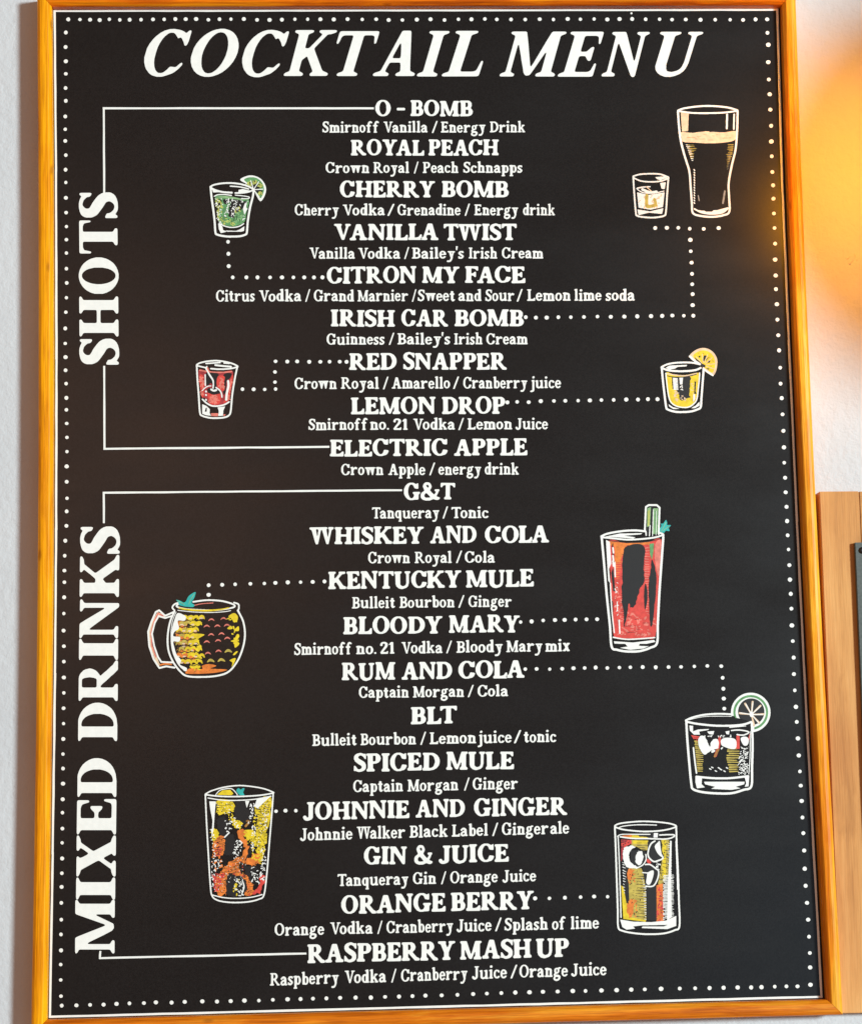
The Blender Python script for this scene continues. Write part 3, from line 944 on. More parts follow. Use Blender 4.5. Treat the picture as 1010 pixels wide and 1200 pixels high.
# ---- dotted connectors
LEAD = [
    [(267.5, 283.5), (268, 297.5), (268.3, 312)]+[(x, 325.2) for x in (273, 289, 302, 316.7, 330.6, 344, 356.6, 368, 378)],
    [(600+u/4.04, 255+v/4.04) for u, v in ((64, 472), (112, 474), (163, 474), (218, 472), (277, 472), (339, 471), (403, 469), (466, 470), (530, 469), (591, 468), (656, 467), (709, 466), (757, 464), (811, 465), (856, 465), (853, 415), (853, 363), (851, 316), (850, 267), (848, 214), (844, 160), (842, 106), (676, 50), (731, 49), (785, 49), (839, 53), (905, 54), (976, 50))],
    [(270+u/6.733, 410+v/6.733) for u, v in ((97, 311), (185, 312), (272, 313), (358, 310), (353, 255), (353, 175), (358, 91), (450, 93), (528, 92), (623, 95), (710, 95), (783, 94), (863, 94), (917, 95))],
    [(580+u/4.81, 455+v/4.81) for u, v in ((69, 80), (124, 77), (189, 79), (257, 73), (331, 72), (395, 71), (467, 70), (533, 69), (598, 67), (667, 66), (738, 64), (804, 64), (860, 62), (914, 62))],
    [(230+u/5.94, 670+v/5.94) for u, v in ((88, 161), (88, 94), (182, 91), (272, 88), (378, 84), (475, 82), (552, 78), (638, 74), (727, 73), (811, 71), (893, 68))],
    [(600+u/8.417, 710+v/8.417) for u, v in ((83, 160), (191, 154), (305, 144), (421, 140), (516, 139), (624, 135), (732, 133), (836, 132))],
    [(600+u/3.74, 770+v/3.74) for u, v in ((57, 53), (107, 52), (164, 53), (219, 51), (268, 49), (317, 48), (365, 46), (416, 48), (469, 46), (517, 45), (571, 44), (628, 45), (684, 44), (739, 43), (797, 41), (854, 39), (915, 40), (921, 91), (924, 139), (926, 182), (928, 226))],
    [(300+u/14.43, 930+v/14.43) for u, v in ((342, 298), (502, 288), (676, 288))],
    [(610+u/8.417, 1030+v/8.417) for u, v in ((141, 191), (282, 191), (435, 185), (589, 179), (722, 173), (855, 175))],
]
for P in LEAD:
    fl = Flat(); dots(fl, P, 2.15); part(tag(fl.build('dotted_line', INK['white'], None), kind='stuff'))

# ---- title: each letter a piece of its own
title = empty('title', board.location[:]); 
def title_letters(parent_name, letters, st, vertical=False, label=None):
    host = None
    for i, (c, x0, x1, ya, yb, cap) in enumerate(letters):
        fl = Flat()
        if not vertical:
            put_glyph(fl, c, st, x0, x1, base_line(x0, ya, x1, yb), cap, jitter=.25)
        else:
            V, T, wd = glyph(c, st)
            # x0..x1 is the run up the sheet (y of bottom, y of top); ya/yb the baseline x and cap the height
            out = []
            for gx, gy in V:
                yy = x0+(x1-x0)*gx/wd
                out.append((ya+(yb-ya)*(gx/wd)-gy*cap, yy))
            fl.add(out, T, 1)
        o = fl.build('letter', INK['white'], None)
        o.parent = parent_name
        o.matrix_parent_inverse = parent_name.matrix_world.inverted() if False else Matrix.Identity(4)
    return
bpy.data.objects.remove(title)
def holder(name, label):
    o = bpy.data.objects.new(name, None); COL.objects.link(o); o.empty_display_size = .02
    part(o); tag(o, label)
    return o
h1_ = holder('title_lettering', 'large leaning white capitals of the title across the top')
title_letters(h1_, [('C', 169.4, 224.6, 89, 89, 54), ('O', 224, 280, 89.2, 89.2, 54), ('C', 284, 338.5, 89.4, 89.4, 53.5), ('K', 332.7, 395, 88.8, 88.8, 53.5), ('T', 394.7, 444.5, 89, 89, 52.5),
                    ('A', 437, 486, 89, 89, 53), ('I', 488.5, 526.4, 89.2, 89.2, 53), ('L', 517.6, 565.8, 89.4, 89.4, 53), ('M', 585.3, 663.4, 89.6, 89.6, 52.5), ('E', 653.3, 707, 89.6, 89.6, 52.3),
                    ('N', 704.5, 761, 89.4, 89.4, 51.8), ('U', 767.5, 823.5, 89.2, 89.2, 52)], 'title')
h2_ = holder('section_heading', 'white upright capitals running up the left side beside the shots')
title_letters(h2_, [('S', 427.5, 397, 140, 139.6, 46), ('H', 394.5, 347.5, 139, 138.6, 45.5), ('O', 344.4, 301.8, 138.6, 138.5, 44.8), ('T', 297.2, 258.5, 138, 137.6, 44.6), ('S', 255.7, 225.6, 138.4, 138.2, 45)], 'side', True)
h3_ = holder('section_heading', 'white upright capitals running up the left side beside the mixed drinks')
title_letters(h3_, [('M', 1117.3, 1054.4, 134.3, 134.6, 46), ('I', 1054.4, 1028.2, 135, 135.2, 45.6), ('X', 1027.2, 979, 135.6, 136, 45.8), ('E', 978, 936.4, 136, 136.5, 45.8), ('D', 934, 888.5, 136.4, 136.8, 45.4),
                    ('D', 868.5, 823.5, 137.4, 137.8, 45.6), ('R', 821.5, 774, 138, 138.4, 45.6), ('I', 773.6, 748.5, 138.4, 138.6, 45.6), ('N', 748, 702.5, 138.4, 139.4, 45.2), ('K', 699.7, 650.2, 139.4, 140, 45.8), ('S', 649, 617, 141, 140.6, 46)], 'side', True)

# ---- the list
ROWS = [  # style, (baseline y at left, right), cap height, words with the run of each
 ('item', (136.2, 136.2), 18.3, [('O', 440, 458), ('-', 465, 474.7), ('BOMB', 481, 554)]),
 ('fine', (155.4, 155.2), 12.6, [('Smirnoff', 378, 444), ('Vanilla', 449.3, 501), ('/', 506, 512.7), ('Energy', 516.5, 568.8), ('Drink', 573.8, 615)]),
 ('item', (182.2, 182.0), 18.4, [('ROYAL', 411.3, 497), ('PEACH', 502, 584)]),
 ('fine', (202.8, 202.4), 12.6, [('Crown', 381.8, 432.8), ('Royal', 437.3, 479.4), ('/', 485, 490.5), ('Peach', 495.3, 537), ('Schnapps', 542.8, 611.9)]),
 ('item', (231.2, 231.2), 19.2, [('CHERRY', 398.6, 509.5), ('BOMB', 517.4, 596)]),
 ('fine', (252.4, 252.2), 12.8, [('Cherry', 345.7, 397), ('Vodka', 401.8, 451), ('/', 454, 462), ('Grenadine', 466, 539.6), ('/', 544.4, 550.7), ('Energy', 555.5, 607), ('drink', 612.5, 650)]),
 ('item', (281.3, 281.3), 19.0, [('VANILLA', 391.6, 513.6), ('TWIST', 520, 605.2)]),
 ('fine', (303.2, 302.8), 12.8, [('Vanilla', 362.8, 416), ('Vodka', 419.8, 469), ('/', 473.7, 479.4), ("Bailey's", 482.6, 543.4), ('Irish', 549, 582.4), ('Cream', 588, 636.3)]),
 ('item', (332.2, 331.3), 19.4, [('CITRON', 383.4, 487.9), ('MY', 494.6, 538.4), ('FACE', 544.8, 615.4)]),
 ('fine', (353.3, 352.3), 13.2, [('Citrus', 253.6, 298.7), ('Vodka', 303.6, 353.3), ('/', 357.9, 363.5), ('Grand', 368, 415), ('Marnier', 418.9, 478), ('/', 482.7, 487.9), ('Sweet', 489.5, 533), ('and', 537, 564), ('Sour', 568.5, 602.5), ('/', 605.3, 612.3), ('Lemon', 617.4, 668.4), ('lime', 672.8, 704.4), ('soda', 709.3, 743.5)]),
 ('item', (382.6, 382), 19.4, [('IRISH', 388, 462.7), ('CAR', 470.4, 524.8), ('BOMB', 532.5, 613.5)]),
 ('fine', (403.9, 403.3), 12.9, [('Guinness', 382.9, 450.6), ('/', 455.7, 461.9), ("Bailey's", 465.7, 527.3), ('Irish', 532, 565.2), ('Cream', 569.8, 618)]),
 ('item', (433.2, 433), 19.4, [('RED', 409.2, 464.8), ('SNAPPER', 472.6, 593.5)]),
 ('fine', (455.9, 454.6), 13.2, [('Crown', 345.5, 394.7), ('Royal', 399.5, 444), ('/', 448.8, 455.2), ('Amarello', 459, 527.3), ('/', 530.8, 537.9), ('Cranberry', 542.7, 617.5), ('juice', 621, 657)]),
 ('item', (485.2, 484.8), 19.8, [('LEMON', 411.4, 510.5), ('DROP', 518, 592)]),
 ('fine', (503.9, 503), 13.0, [('Smirnoff', 361.6, 431), ('no.', 433.8, 455.8), ('21', 460.7, 477.7), ('Vodka', 484, 533), ('/', 537, 543.3), ('Lemon', 547.5, 600), ('Juice', 603.8, 641.8)]),
 ('item', (534.8, 533.2), 19.6, [('ELECTRIC', 386.7, 524.4), ('APPLE', 532, 617.7)]),
 ('fine', (556.8, 556.0), 13.2, [('Crown', 400, 449.4), ('Apple', 454.9, 498.3), ('/', 503, 509.6), ('energy', 513.7, 563.6), ('drink', 567.8, 607.7)]),
 ('item', (585.6, 585.2), 19.6, [('G&T', 473.5, 533)]),
 ('fine', (607.5, 606.8), 13.0, [('Tanqueray', 435.9, 514.7), ('/', 518.6, 525), ('Tonic', 528.9, 572.3)]),
 ('item', (637.9, 635.4), 20.0, [('WHISKEY', 362.9, 496.6), ('AND', 504, 558.2), ('COLA', 568.3, 643)]),
 ('fine', (659.9, 659.2), 13.2, [('Crown', 431.6, 480.4), ('Royal', 485.8, 529.2), ('/', 534.3, 541.3), ('Cola', 544.7, 579.7)]),
 ('item', (690.4, 687.2), 20.2, [('KENTUCKY', 384.8, 540.3), ('MULE', 546, 625.2)]),
 ('fine', (712.8, 711), 13.2, [('Bulleit', 412.4, 462.9), ('Bourbon', 468, 532.6), ('/', 537, 543.7), ('Ginger', 548.8, 599.3)]),
 ('item', (743.2, 740.6), 20.2, [('BLOODY', 402.3, 518.5), ('MARY', 526, 608.7)]),
 ('fine', (767.5, 763), 13.6, [('Smirnoff', 345, 412.4), ('no.', 417.4, 441), ('21', 445.4, 462.2), ('Vodka', 470.3, 518.5), ('/', 522.8, 529.2), ('Bloody', 534.6, 589), ('Mary', 593, 635.3), ('mix', 638.7, 667.3)]),
 ('item', (796.9, 794.2), 20.3, [('RUM', 400.6, 463), ('AND', 470.6, 529.6), ('COLA', 537, 614.4)]),
 ('fine', (817.9, 815.8), 13.2, [('Captain', 420.8, 479), ('Morgan', 483.8, 543.7), ('/', 548, 554.8), ('Cola', 559.5, 595.2)]),
 ('item', (848.7, 847.2), 20.2, [('BLT', 481.4, 535.3)]),
 ('fine', (874, 869.3), 13.6, [('Bulleit', 366, 418), ('Bourbon', 422.5, 487.5), ('/', 492.5, 499), ('Lemon', 503.3, 557.8), ('juice', 559.5, 599.3), ('/', 602, 610.4), ('tonic', 613.4, 651.4)]),
 ('item', (904.2, 900.8), 20.8, [('SPICED', 414.7, 515), ('MULE', 522.8, 602)]),
 ('fine', (928.4, 924.4), 13.8, [('Captain', 414, 472.3), ('Morgan', 477.4, 537), ('/', 543.7, 549.8), ('Ginger', 553.8, 606.7)]),
 ('item', (960.6, 954.6), 20.8, [('JOHNNIE', 355.2, 479.7), ('AND', 487, 544.7), ('GINGER', 555.5, 664.2)]),
 ('fine', (985, 976.5), 14.0, [('Johnnie', 351.8, 413), ('Walker', 418, 474.7), ('Black', 479.7, 524.5), ('Label', 529.2, 571.6), ('/', 576.7, 583.4), ('Ginger', 588, 642.4), ('ale', 644.7, 666.6)]),
 ('item', (1013.2, 1009.4), 20.8, [('GIN', 426.5, 476.4), ('&', 485.5, 506.7), ('JUICE', 514, 595.9)]),
 ('fine', (1038.4, 1032.6), 13.8, [('Tanqueray', 395.6, 478.7), ('Gin', 483.8, 511), ('/', 516.8, 522.8), ('Orange', 527.5, 583), ('Juice', 588.5, 627.9)]),
 ('item', (1070.8, 1065), 21.4, [('ORANGE', 400, 522), ('BERRY', 528.5, 625.5)]),
 ('fine', (1096.4, 1088), 14.2, [('Orange', 322.3, 379.9), ('Vodka', 386.8, 436.7), ('/', 442.3, 448), ('Cranberry', 453, 531), ('Juice', 534.8, 575.8), ('/', 580, 587.4), ('Splash', 591, 641.8), ('of', 646.6, 662.3), ('lime', 668.4, 701.5)]),
 ('item', (1128.4, 1121), 21.8, [('RASPBERRY', 360.5, 533.3), ('MASH', 539, 622.6), ('UP', 628, 666.7)]),
 ('fine', (1154.9, 1142.3), 14.6, [('Raspberry', 316.5, 397), ('Vodka', 403.7, 452.6), ('/', 458.5, 464.5), ('Cranberry', 470, 547.5), ('Juice', 553, 593.7), ('/', 598, 605.7), ('Orange', 608.5, 665), ('Juice', 669, 710.4)]),
]
for st, (ya, yb), cap, words in ROWS:
    fl = Flat()
    bl = base_line(words[0][1], ya, words[-1][2], yb)
    for wd, x0, x1 in words:
        if wd in ('/',): put_glyph(fl, '/', 'fine', x0, x1, bl, cap)
        elif len(wd) == 1: put_glyph(fl, wd, st, x0, x1, bl, cap)
        else: put_word(fl, wd, st, x0, x1, bl, cap)
    part(fl.build('drink_name' if st == 'item' else 'ingredient_line', INK['white'], None))
# ------------------------------------------------------------------ the printed drinks
class Drawing:
    """one printed drink; its shapes are given in the units of an enlargement (x0, y0, scale, w, h)"""
    def __init__(s, label, x0, y0, k, w, h):
        s.o = (x0, y0, k, w, h)
        s.label = label
        s.layers = []
        s.res = 5.0/k
        s.rnd = random.Random(int(x0*31+y0))
    def layer(s, name, inkname, lv, blur=1):
        r = Ras(0, 0, s.o[3], s.o[4], s.res)
        s.layers.append((name, inkname, lv, r, blur))
        return r
    def build(s):
        x0, y0, k, w, h = s.o
        host = None
        byname = {}
        for name, inkname, lv, r, blur in sorted(s.layers, key=lambda q: q[0] != 'outline'):
            lp = r.contours(blur, 0.085*k, 0.46)
            lp = [q for q in lp if abs(area(q)) > 0.12*k*k]
            if not lp: continue
            put = lambda V_: [(x0+a/k, y0+b/k) for a, b in V_]
            if host is None:
                V, T = fill(lp)
                fl = Flat(); fl.add(put(V), T, lv)
                host = part(fl.build('drink_drawing', INK[inkname], None))
                tag(host, s.label, kind='stuff')
                continue
            groups = islands(lp)
            sets = groups if len(groups) <= 8 else [lp]
            for g in sets:
                V, T = fill(g)
                if not T: continue
                fl = Flat(); fl.add(put(V), T, lv)
                o = fl.build(name, INK[inkname], None)
                o.parent = host
                if len(groups) > 8: tag(o, kind='stuff')

def islands(lp):
    sg = [area(q) for q in lp]
    s0 = 1 if sg[int(np.argmax(np.abs(sg)))] > 0 else -1
    out = {i: [lp[i]] for i in range(len(lp)) if sg[i]*s0 > 0}
    for h in range(len(lp)):
        if sg[h]*s0 > 0: continue
        best = None
        for o in out:
            if abs(sg[o]) > abs(sg[h]) and inside(lp[h][0], lp[o]) and (best is None or abs(sg[o]) < abs(sg[best])): best = o
        if best is not None: out[best].append(lp[h])
    return list(out.values())

def mask_poly(r, pts):
    q = Ras.__new__(Ras); q.x0, q.y0, q.res, q.w, q.h = r.x0, r.y0, r.res, r.w, r.h
    q.a = np.zeros_like(r.a)
    q.poly(catmull([(x, y) for x, y in pts], True, 4) if len(pts) > 5 else pts)
    return q.a

def hatch(r, pts, gap, wd, rnd, ang=0.0, val=True, lo=0.5, hi=1.0, taper=True, side=0):
    """engraver's strokes across a region; side -1/1 roots them on the left/right edge"""
    M = mask_poly(r, pts)
    p = np.array(pts, float)
    xm, ym = p.mean(0); R_ = max(np.ptp(p[:, 0]), np.ptp(p[:, 1]))*.75
    ca_, sa_ = math.cos(ang), math.sin(ang)
    j, i = np.nonzero(M)
    if not len(j): return
    X = i/r.res+r.x0-xm; Y = j/r.res+r.y0-ym
    U = X*ca_+Y*sa_; Vv = -X*sa_+Y*ca_
    v = Vv.min()
    while v < Vv.max():
        m = np.abs(Vv-v) < gap*.5
        if m.any():
            a, b = U[m].min(), U[m].max()
            l = b-a
            f = rnd.uniform(lo, hi)
            if side < 0: b2, a2 = a+l*f, a
            elif side > 0: a2, b2 = b-l*f, b
            else:
                a2 = a+l*(1-f)*rnd.random(); b2 = a2+l*f
            v2 = v+rnd.uniform(-.2, .2)*gap
            P0 = (xm+a2*ca_-v*sa_, ym+a2*sa_+v*ca_); P1 = (xm+b2*ca_-v2*sa_, ym+b2*sa_+v2*ca_)
            w0, w1 = wd, wd
            if taper: w0, w1 = (wd, wd*.35) if side < 0 else (wd*.35, wd) if side > 0 else (wd, wd*.6)
            r.stroke([(P0[0], P0[1], w0), (P1[0], P1[1], w1)], None, val, M)
        v += gap*rnd.uniform(.85, 1.15)

def specks(r, pts, n, size, rnd, val=True, stretch=1.8):
    M = mask_poly(r, pts)
    j, i = np.nonzero(M)
    if not len(j): return
    for _ in range(n):
        k = rnd.randrange(len(j))
        x, y = i[k]/r.res+r.x0, j[k]/r.res+r.y0
        a = rnd.uniform(0, math.pi); l = size*rnd.uniform(.2, stretch)
        w_ = size*rnd.uniform(.6, 1.1)
        r.stroke([(x, y, w_), (x+l*math.cos(a), y+l*math.sin(a), w_*.8)], None, val, None)

def blob(r, pts, val=True, rough=0.0, rnd=None):
    q = catmull([(x, y) for x, y in pts], True, 5)
    if rough: q = [(x+rnd.uniform(-rough, rough), y+rnd.uniform(-rough, rough)) for x, y in q]
    r.poly(q, val)

def wedge(cx, cy, R0, a0, a1, n=20):
    return [(cx, cy)]+[(cx+R0*math.cos(math.radians(a0+(a1-a0)*k/n)), cy+R0*math.sin(math.radians(a0+(a1-a0)*k/n))) for k in range(n+1)]

# ---- 1 green shot with a lime wedge -------------------------------------------------
D = Drawing('green shot glass drawing with a lime wedge on the rim', 235, 195, 11.222, 1010, 1010)
rn = D.rnd
o = D.layer('outline', 'white', 6)
o.stroke([(135, 270), (150, 420), (175, 600), (190, 740), (200, 870), (225, 900), (330, 922), (420, 925), (520, 920), (590, 900), (612, 870), (625, 720), (655, 540), (690, 400), (702, 320)], 26)
o.stroke([(135, 270), (180, 245), (290, 225), (420, 222), (540, 238), (640, 270), (700, 305)], 22)
o.stroke([(140, 285), (200, 315), (300, 340), (415, 348)], 24)
o.poly([(150, 280), (170, 345), (300, 340), (200, 305)])
o.stroke([(460, 352), (560, 350), (640, 335), (700, 312)], 20)
o.poly([(505, 310), (560, 300), (640, 318), (690, 325), (600, 350), (470, 355), (500, 340)])
o.stroke([(395, 262), (500, 270), (580, 285), (635, 300)], 16)
o.stroke([(185, 395), (230, 375), (320, 372), (410, 385)], 14)
o.stroke([(460, 380), (560, 390), (640, 405), (630, 425), (540, 425)], 12)
o.stroke([(250, 755), (330, 790), (420, 805), (510, 790), (570, 755)], 15)
o.poly([(235, 750), (290, 790), (300, 840), (350, 860), (270, 880), (245, 830)])
o.poly([(580, 790), (520, 830), (470, 850), (330, 845), (360, 862), (540, 860), (575, 850)])
o.poly([(560, 560), (575, 520), (590, 480), (605, 510), (600, 600), (580, 640)])
specks(o, [(300, 440), (430, 430), (420, 520), (360, 640), (310, 650), (330, 520)], 32, 13, rn)
specks(o, [(420, 450), (560, 440), (500, 560), (430, 680), (400, 660)], 36, 12, rn)
specks(o, [(190, 420), (290, 420), (290, 520), (300, 740), (230, 740), (215, 560)], 30, 12, rn)
specks(o, [(590, 450), (640, 450), (600, 690), (560, 720)], 16, 11, rn)
c = D.layer('liquid', 'green', 1)
blob(c, [(195, 400), (300, 385), (420, 405), (540, 430), (640, 440), (610, 600), (580, 730), (480, 780), (400, 790), (300, 765), (245, 730), (225, 600)])
c = D.layer('liquid', 'black', 2)
blob(c, [(300, 440), (380, 430), (420, 450), (330, 500)]); blob(c, [(430, 430), (560, 460), (600, 450), (560, 560), (480, 610), (430, 680), (370, 650), (380, 560)], rough=8, rnd=rn)
blob(c, [(210, 450), (280, 440), (270, 520), (240, 640), (215, 560)], rough=6, rnd=rn)
hatch(c, [(260, 560), (340, 660), (560, 640), (580, 720), (420, 780), (270, 730)], 34, 7, rn, math.pi/2, lo=.2, hi=.6)
c = D.layer('liquid', 'lime', 3)
specks(c, [(200, 420), (290, 430), (280, 560), (300, 740), (240, 740)], 48, 15, rn)
specks(c, [(280, 680), (440, 700), (440, 780), (300, 760)], 22, 14, rn)
specks(c, [(450, 540), (520, 530), (510, 600), (450, 610)], 9, 16, rn)
c = D.layer('liquid', 'lgreen', 3.4)
blob(c, [(190, 410), (300, 390), (410, 400), (540, 425), (640, 435), (520, 440), (380, 425), (240, 410)])
specks(c, [(440, 620), (560, 580), (560, 700), (440, 750)], 24, 14, rn)
c = D.layer('citrus_wedge', 'white', 1)
blob(c, [(525, 180), (590, 135), (680, 120), (780, 155), (845, 230), (865, 310), (840, 400), (790, 460), (740, 390), (700, 310), (620, 240)])
c = D.layer('citrus_wedge', 'green', 1.6)
blob(c, [(575, 175), (650, 145), (740, 155), (810, 215), (838, 300), (820, 370), (790, 420), (750, 370), (705, 300), (640, 235)])
c = D.layer('citrus_wedge', 'black', 2.2)
for a0, a1 in ((216, 250), (256, 300), (306, 352), (2, 48)):
    c.poly([(705+(x)*1, 305+y) for x, y in [(0, 0)]]+[(705+q*math.cos(math.radians(a)), 305+q*math.sin(math.radians(a))) for q, a in ((40, a0), (112, a0+4), (118, (a0+a1)/2), (112, a1-4), (40, a1))])
c = D.layer('citrus_wedge', 'lime', 2.8)
for a0, a1 in ((216, 250), (256, 300), (306, 352), (2, 48)):
    specks(c, [(705+q*math.cos(math.radians(a)), 305+q*math.sin(math.radians(a))) for q, a in ((75, a0+5), (118, a0+6), (122, (a0+a1)/2), (118, a1-6), (75, a1-5))], 9, 16, rn)
c = D.layer('citrus_wedge', 'white', 3.4)
for a in (212, 253, 303, 357, 52): c.stroke([(700, 308), (700+125*math.cos(math.radians(a)), 308+125*math.sin(math.radians(a)))], 11)
D.build()

# ---- 2 red shot with a cherry ------------------------------------------------------
D = Drawing('red shot glass drawing with a cherry in it', 220, 410, 13.333, 933, 1200)
rn = D.rnd
o = D.layer('outline', 'white', 6)
o.stroke([(145, 240), (155, 450), (175, 700), (195, 980), (230, 1030), (330, 1060), (430, 1068), (560, 1060), (640, 1030), (675, 960), (700, 700), (740, 450), (778, 270)], 26)
o.stroke([(145, 235), (200, 205), (330, 178), (470, 172), (600, 190), (710, 220), (785, 258)], 24)
o.stroke([(150, 250), (280, 280)], 22)
o.stroke([(365, 295), (500, 305), (640, 298), (720, 285), (785, 265)], 24)
o.stroke([(290, 215), (400, 208), (510, 200)], 22); o.stroke([(570, 208), (650, 215)], 20); o.stroke([(435, 240), (560, 255), (680, 265)], 28)
o.stroke([(305, 260, 18), (290, 290, 24), (310, 330, 22), (350, 400, 26), (395, 470, 24), (405, 530, 20), (400, 600, 20)], None)
o.stroke([(370, 620), (410, 640), (450, 630)], 30)
o.stroke([(230, 640), (270, 600), (320, 570), (370, 565)], 15); o.stroke([(445, 590), (500, 630), (530, 680), (540, 740)], 20)
o.stroke([(235, 775), (300, 835), (380, 875), (470, 880), (570, 860), (650, 815)], 24)
o.stroke([(635, 490), (640, 560), (615, 680), (605, 780)], 34)
o.stroke([(278, 390), (280, 560)], 18)
for y in (650, 705, 780): o.stroke([(288, y), (292, y+5)], 26)
o.poly([(230, 850), (300, 880), (350, 930), (345, 990), (370, 1030), (300, 1025), (230, 1000)]); o.poly([(285, 910), (305, 905), (300, 970), (270, 970)], False)
o.poly([(470, 900), (590, 885), (560, 950), (555, 1030), (480, 1035), (490, 960)])
c = D.layer('liquid', 'crimson', 1)
blob(c, [(175, 320), (300, 330), (500, 350), (700, 330), (700, 500), (670, 700), (640, 800), (560, 850), (450, 870), (350, 850), (240, 760), (200, 600)])
c = D.layer('liquid', 'black', 1.6)
blob(c, [(290, 360), (480, 375), (460, 470), (450, 590), (410, 600), (370, 520), (300, 560)]); blob(c, [(570, 380), (690, 370), (660, 450), (610, 490), (600, 650), (560, 700), (560, 520)])
blob(c, [(320, 600), (480, 620), (500, 690), (420, 700), (330, 680)]); blob(c, [(235, 740), (300, 780), (330, 850), (260, 800)]); blob(c, [(430, 590), (510, 630), (560, 760), (540, 700)])
c = D.layer('liquid', 'red', 2.2)
blob(c, [(185, 420), (235, 400), (260, 560), (250, 740), (215, 700)]); blob(c, [(480, 410), (580, 420), (570, 520), (580, 620), (540, 640), (480, 590), (455, 520)])
blob(c, [(320, 680), (400, 705), (500, 690), (520, 740), (500, 840), (420, 860), (340, 820)]); blob(c, [(700, 390), (715, 440), (680, 620), (650, 780), (560, 830), (620, 700), (660, 500)])
c = D.layer('liquid', 'pink', 2.8)
c.stroke([(190, 320), (300, 338), (450, 352), (600, 350), (690, 338)], 20)
specks(c, [(200, 420), (250, 420), (250, 700), (220, 700)], 22, 22, rn); specks(c, [(480, 430), (560, 430), (560, 620), (480, 580)], 20, 24, rn)
specks(c, [(340, 720), (490, 710), (480, 840), (350, 820)], 26, 24, rn); specks(c, [(690, 420), (700, 440), (650, 760), (620, 760)], 20, 20, rn)
c.poly([(365, 990), (480, 990), (475, 1040), (370, 1035)]); c.poly([(560, 1005), (600, 1010), (580, 1035), (560, 1035)]); c.stroke([(310, 290), (330, 350)], 34)
D.build()

# ---- 3 yellow shot with a lemon wedge -----------------------------------------------
D = Drawing('yellow shot glass drawing with a lemon wedge on the rim', 765, 400, 12.625, 1010, 1199)
rn = D.rnd
o = D.layer('outline', 'white', 6)
o.stroke([(125, 385), (140, 560), (165, 780), (190, 970), (215, 1010), (320, 1042), (420, 1048), (550, 1040), (650, 1010), (700, 975), (712, 840), (730, 600), (742, 440), (740, 405)], 30)
o.stroke([(120, 385), (200, 345), (330, 320), (480, 315), (590, 320), (680, 340)], 26)
o.stroke([(140, 400), (220, 430), (360, 443), (520, 440), (630, 425), (700, 395)], 28)
o.stroke([(185, 475), (200, 620), (225, 800), (260, 900), (330, 955), (420, 978), (520, 975), (600, 925), (645, 850), (665, 700), (680, 560), (685, 470)], 18)
o.poly([(180, 395), (240, 360), (500, 350), (490, 372), (360, 380), (320, 405), (240, 420)])
o.poly([(225, 930), (290, 975), (390, 1000), (300, 1005), (235, 965)]); o.poly([(560, 990), (630, 950), (680, 895), (685, 950), (620, 990)])
o.stroke([(540, 225), (600, 280), (690, 340)], 30); o.stroke([(740, 410), (810, 460), (880, 505)], 26)
o.poly([(290, 540), (360, 545), (370, 720), (300, 720)]); hatch(o, [(285, 545), (375, 545), (375, 735), (285, 735)], 27, 8, rn, 0, False, .4, .9, side=1)
o.poly([(385, 540), (440, 540), (430, 640), (395, 640)]); specks(o, [(400, 640), (430, 640), (430, 720), (405, 720)], 6, 14, rn)
o.poly([(590, 790), (615, 780), (620, 850), (590, 900)])
c = D.layer('liquid', 'yellow', 1)
blob(c, [(185, 470), (300, 490), (480, 500), (680, 470), (675, 600), (655, 800), (600, 910), (520, 970), (420, 975), (320, 945), (250, 880), (215, 740)])
c = D.layer('liquid', 'black', 2)
c.stroke([(150, 445, 14), (300, 462, 10), (460, 465, 12), (640, 450, 10)], None)
c.stroke([(205, 510, 10), (300, 530, 16), (460, 530, 16), (640, 490, 10)], None)
blob(c, [(280, 540), (360, 540), (440, 540), (545, 530), (545, 640), (530, 780), (545, 830), (490, 850), (470, 870), (400, 870), (380, 800), (320, 700), (285, 700)], rough=7, rnd=rn)
c.poly([(610, 590), (632, 600), (625, 740), (640, 780), (605, 780)])
c = D.layer('liquid', 'cream', 2.8)
c.stroke([(200, 478), (330, 500), (480, 510), (640, 475)], 16); specks(c, [(300, 720), (360, 730), (380, 900), (320, 870)], 30, 14, rn)
specks(c, [(430, 780), (500, 860), (460, 880), (400, 860)], 10, 13, rn); specks(c, [(550, 560), (620, 560), (600, 760), (550, 780)], 14, 11, rn)
c = D.layer('citrus_wedge', 'cream', 1)
blob(c, [(535, 225), (590, 155), (680, 108), (780, 103), (880, 155), (940, 250), (945, 350), (925, 450), (880, 505), (800, 450), (720, 370), (620, 290)])
c = D.layer('citrus_wedge', 'yellow', 1.6)
blob(c, [(590, 220), (640, 165), (730, 135), (830, 160), (895, 230), (915, 330), (900, 420), (870, 465), (800, 420), (725, 365), (640, 290)])
c = D.layer('citrus_wedge', 'black', 2.4)
c.poly([(600, 225), (720, 330), (770, 350), (770, 390), (700, 370), (640, 290)]); c.poly([(665, 225), (700, 210), (690, 250)]); c.poly([(745, 210), (790, 215), (750, 300), (735, 310)])
c.poly([(820, 290), (850, 285), (830, 320), (800, 315)]); c.poly([(770, 395), (830, 405), (815, 420)]); c.poly([(850, 220), (800, 260), (770, 300), (760, 290), (800, 250)])
specks(c, [(640, 150), (880, 200), (900, 400), (760, 340)], 14, 7, rn)
c = D.layer('citrus_wedge', 'cream', 3)
for a in (228, 262, 290, 318, 352, 20): c.stroke([(745+40*math.cos(math.radians(a)), 355+40*math.sin(math.radians(a))), (745+165*math.cos(math.radians(a)), 355+165*math.sin(math.radians(a)))], 10)
D.build()

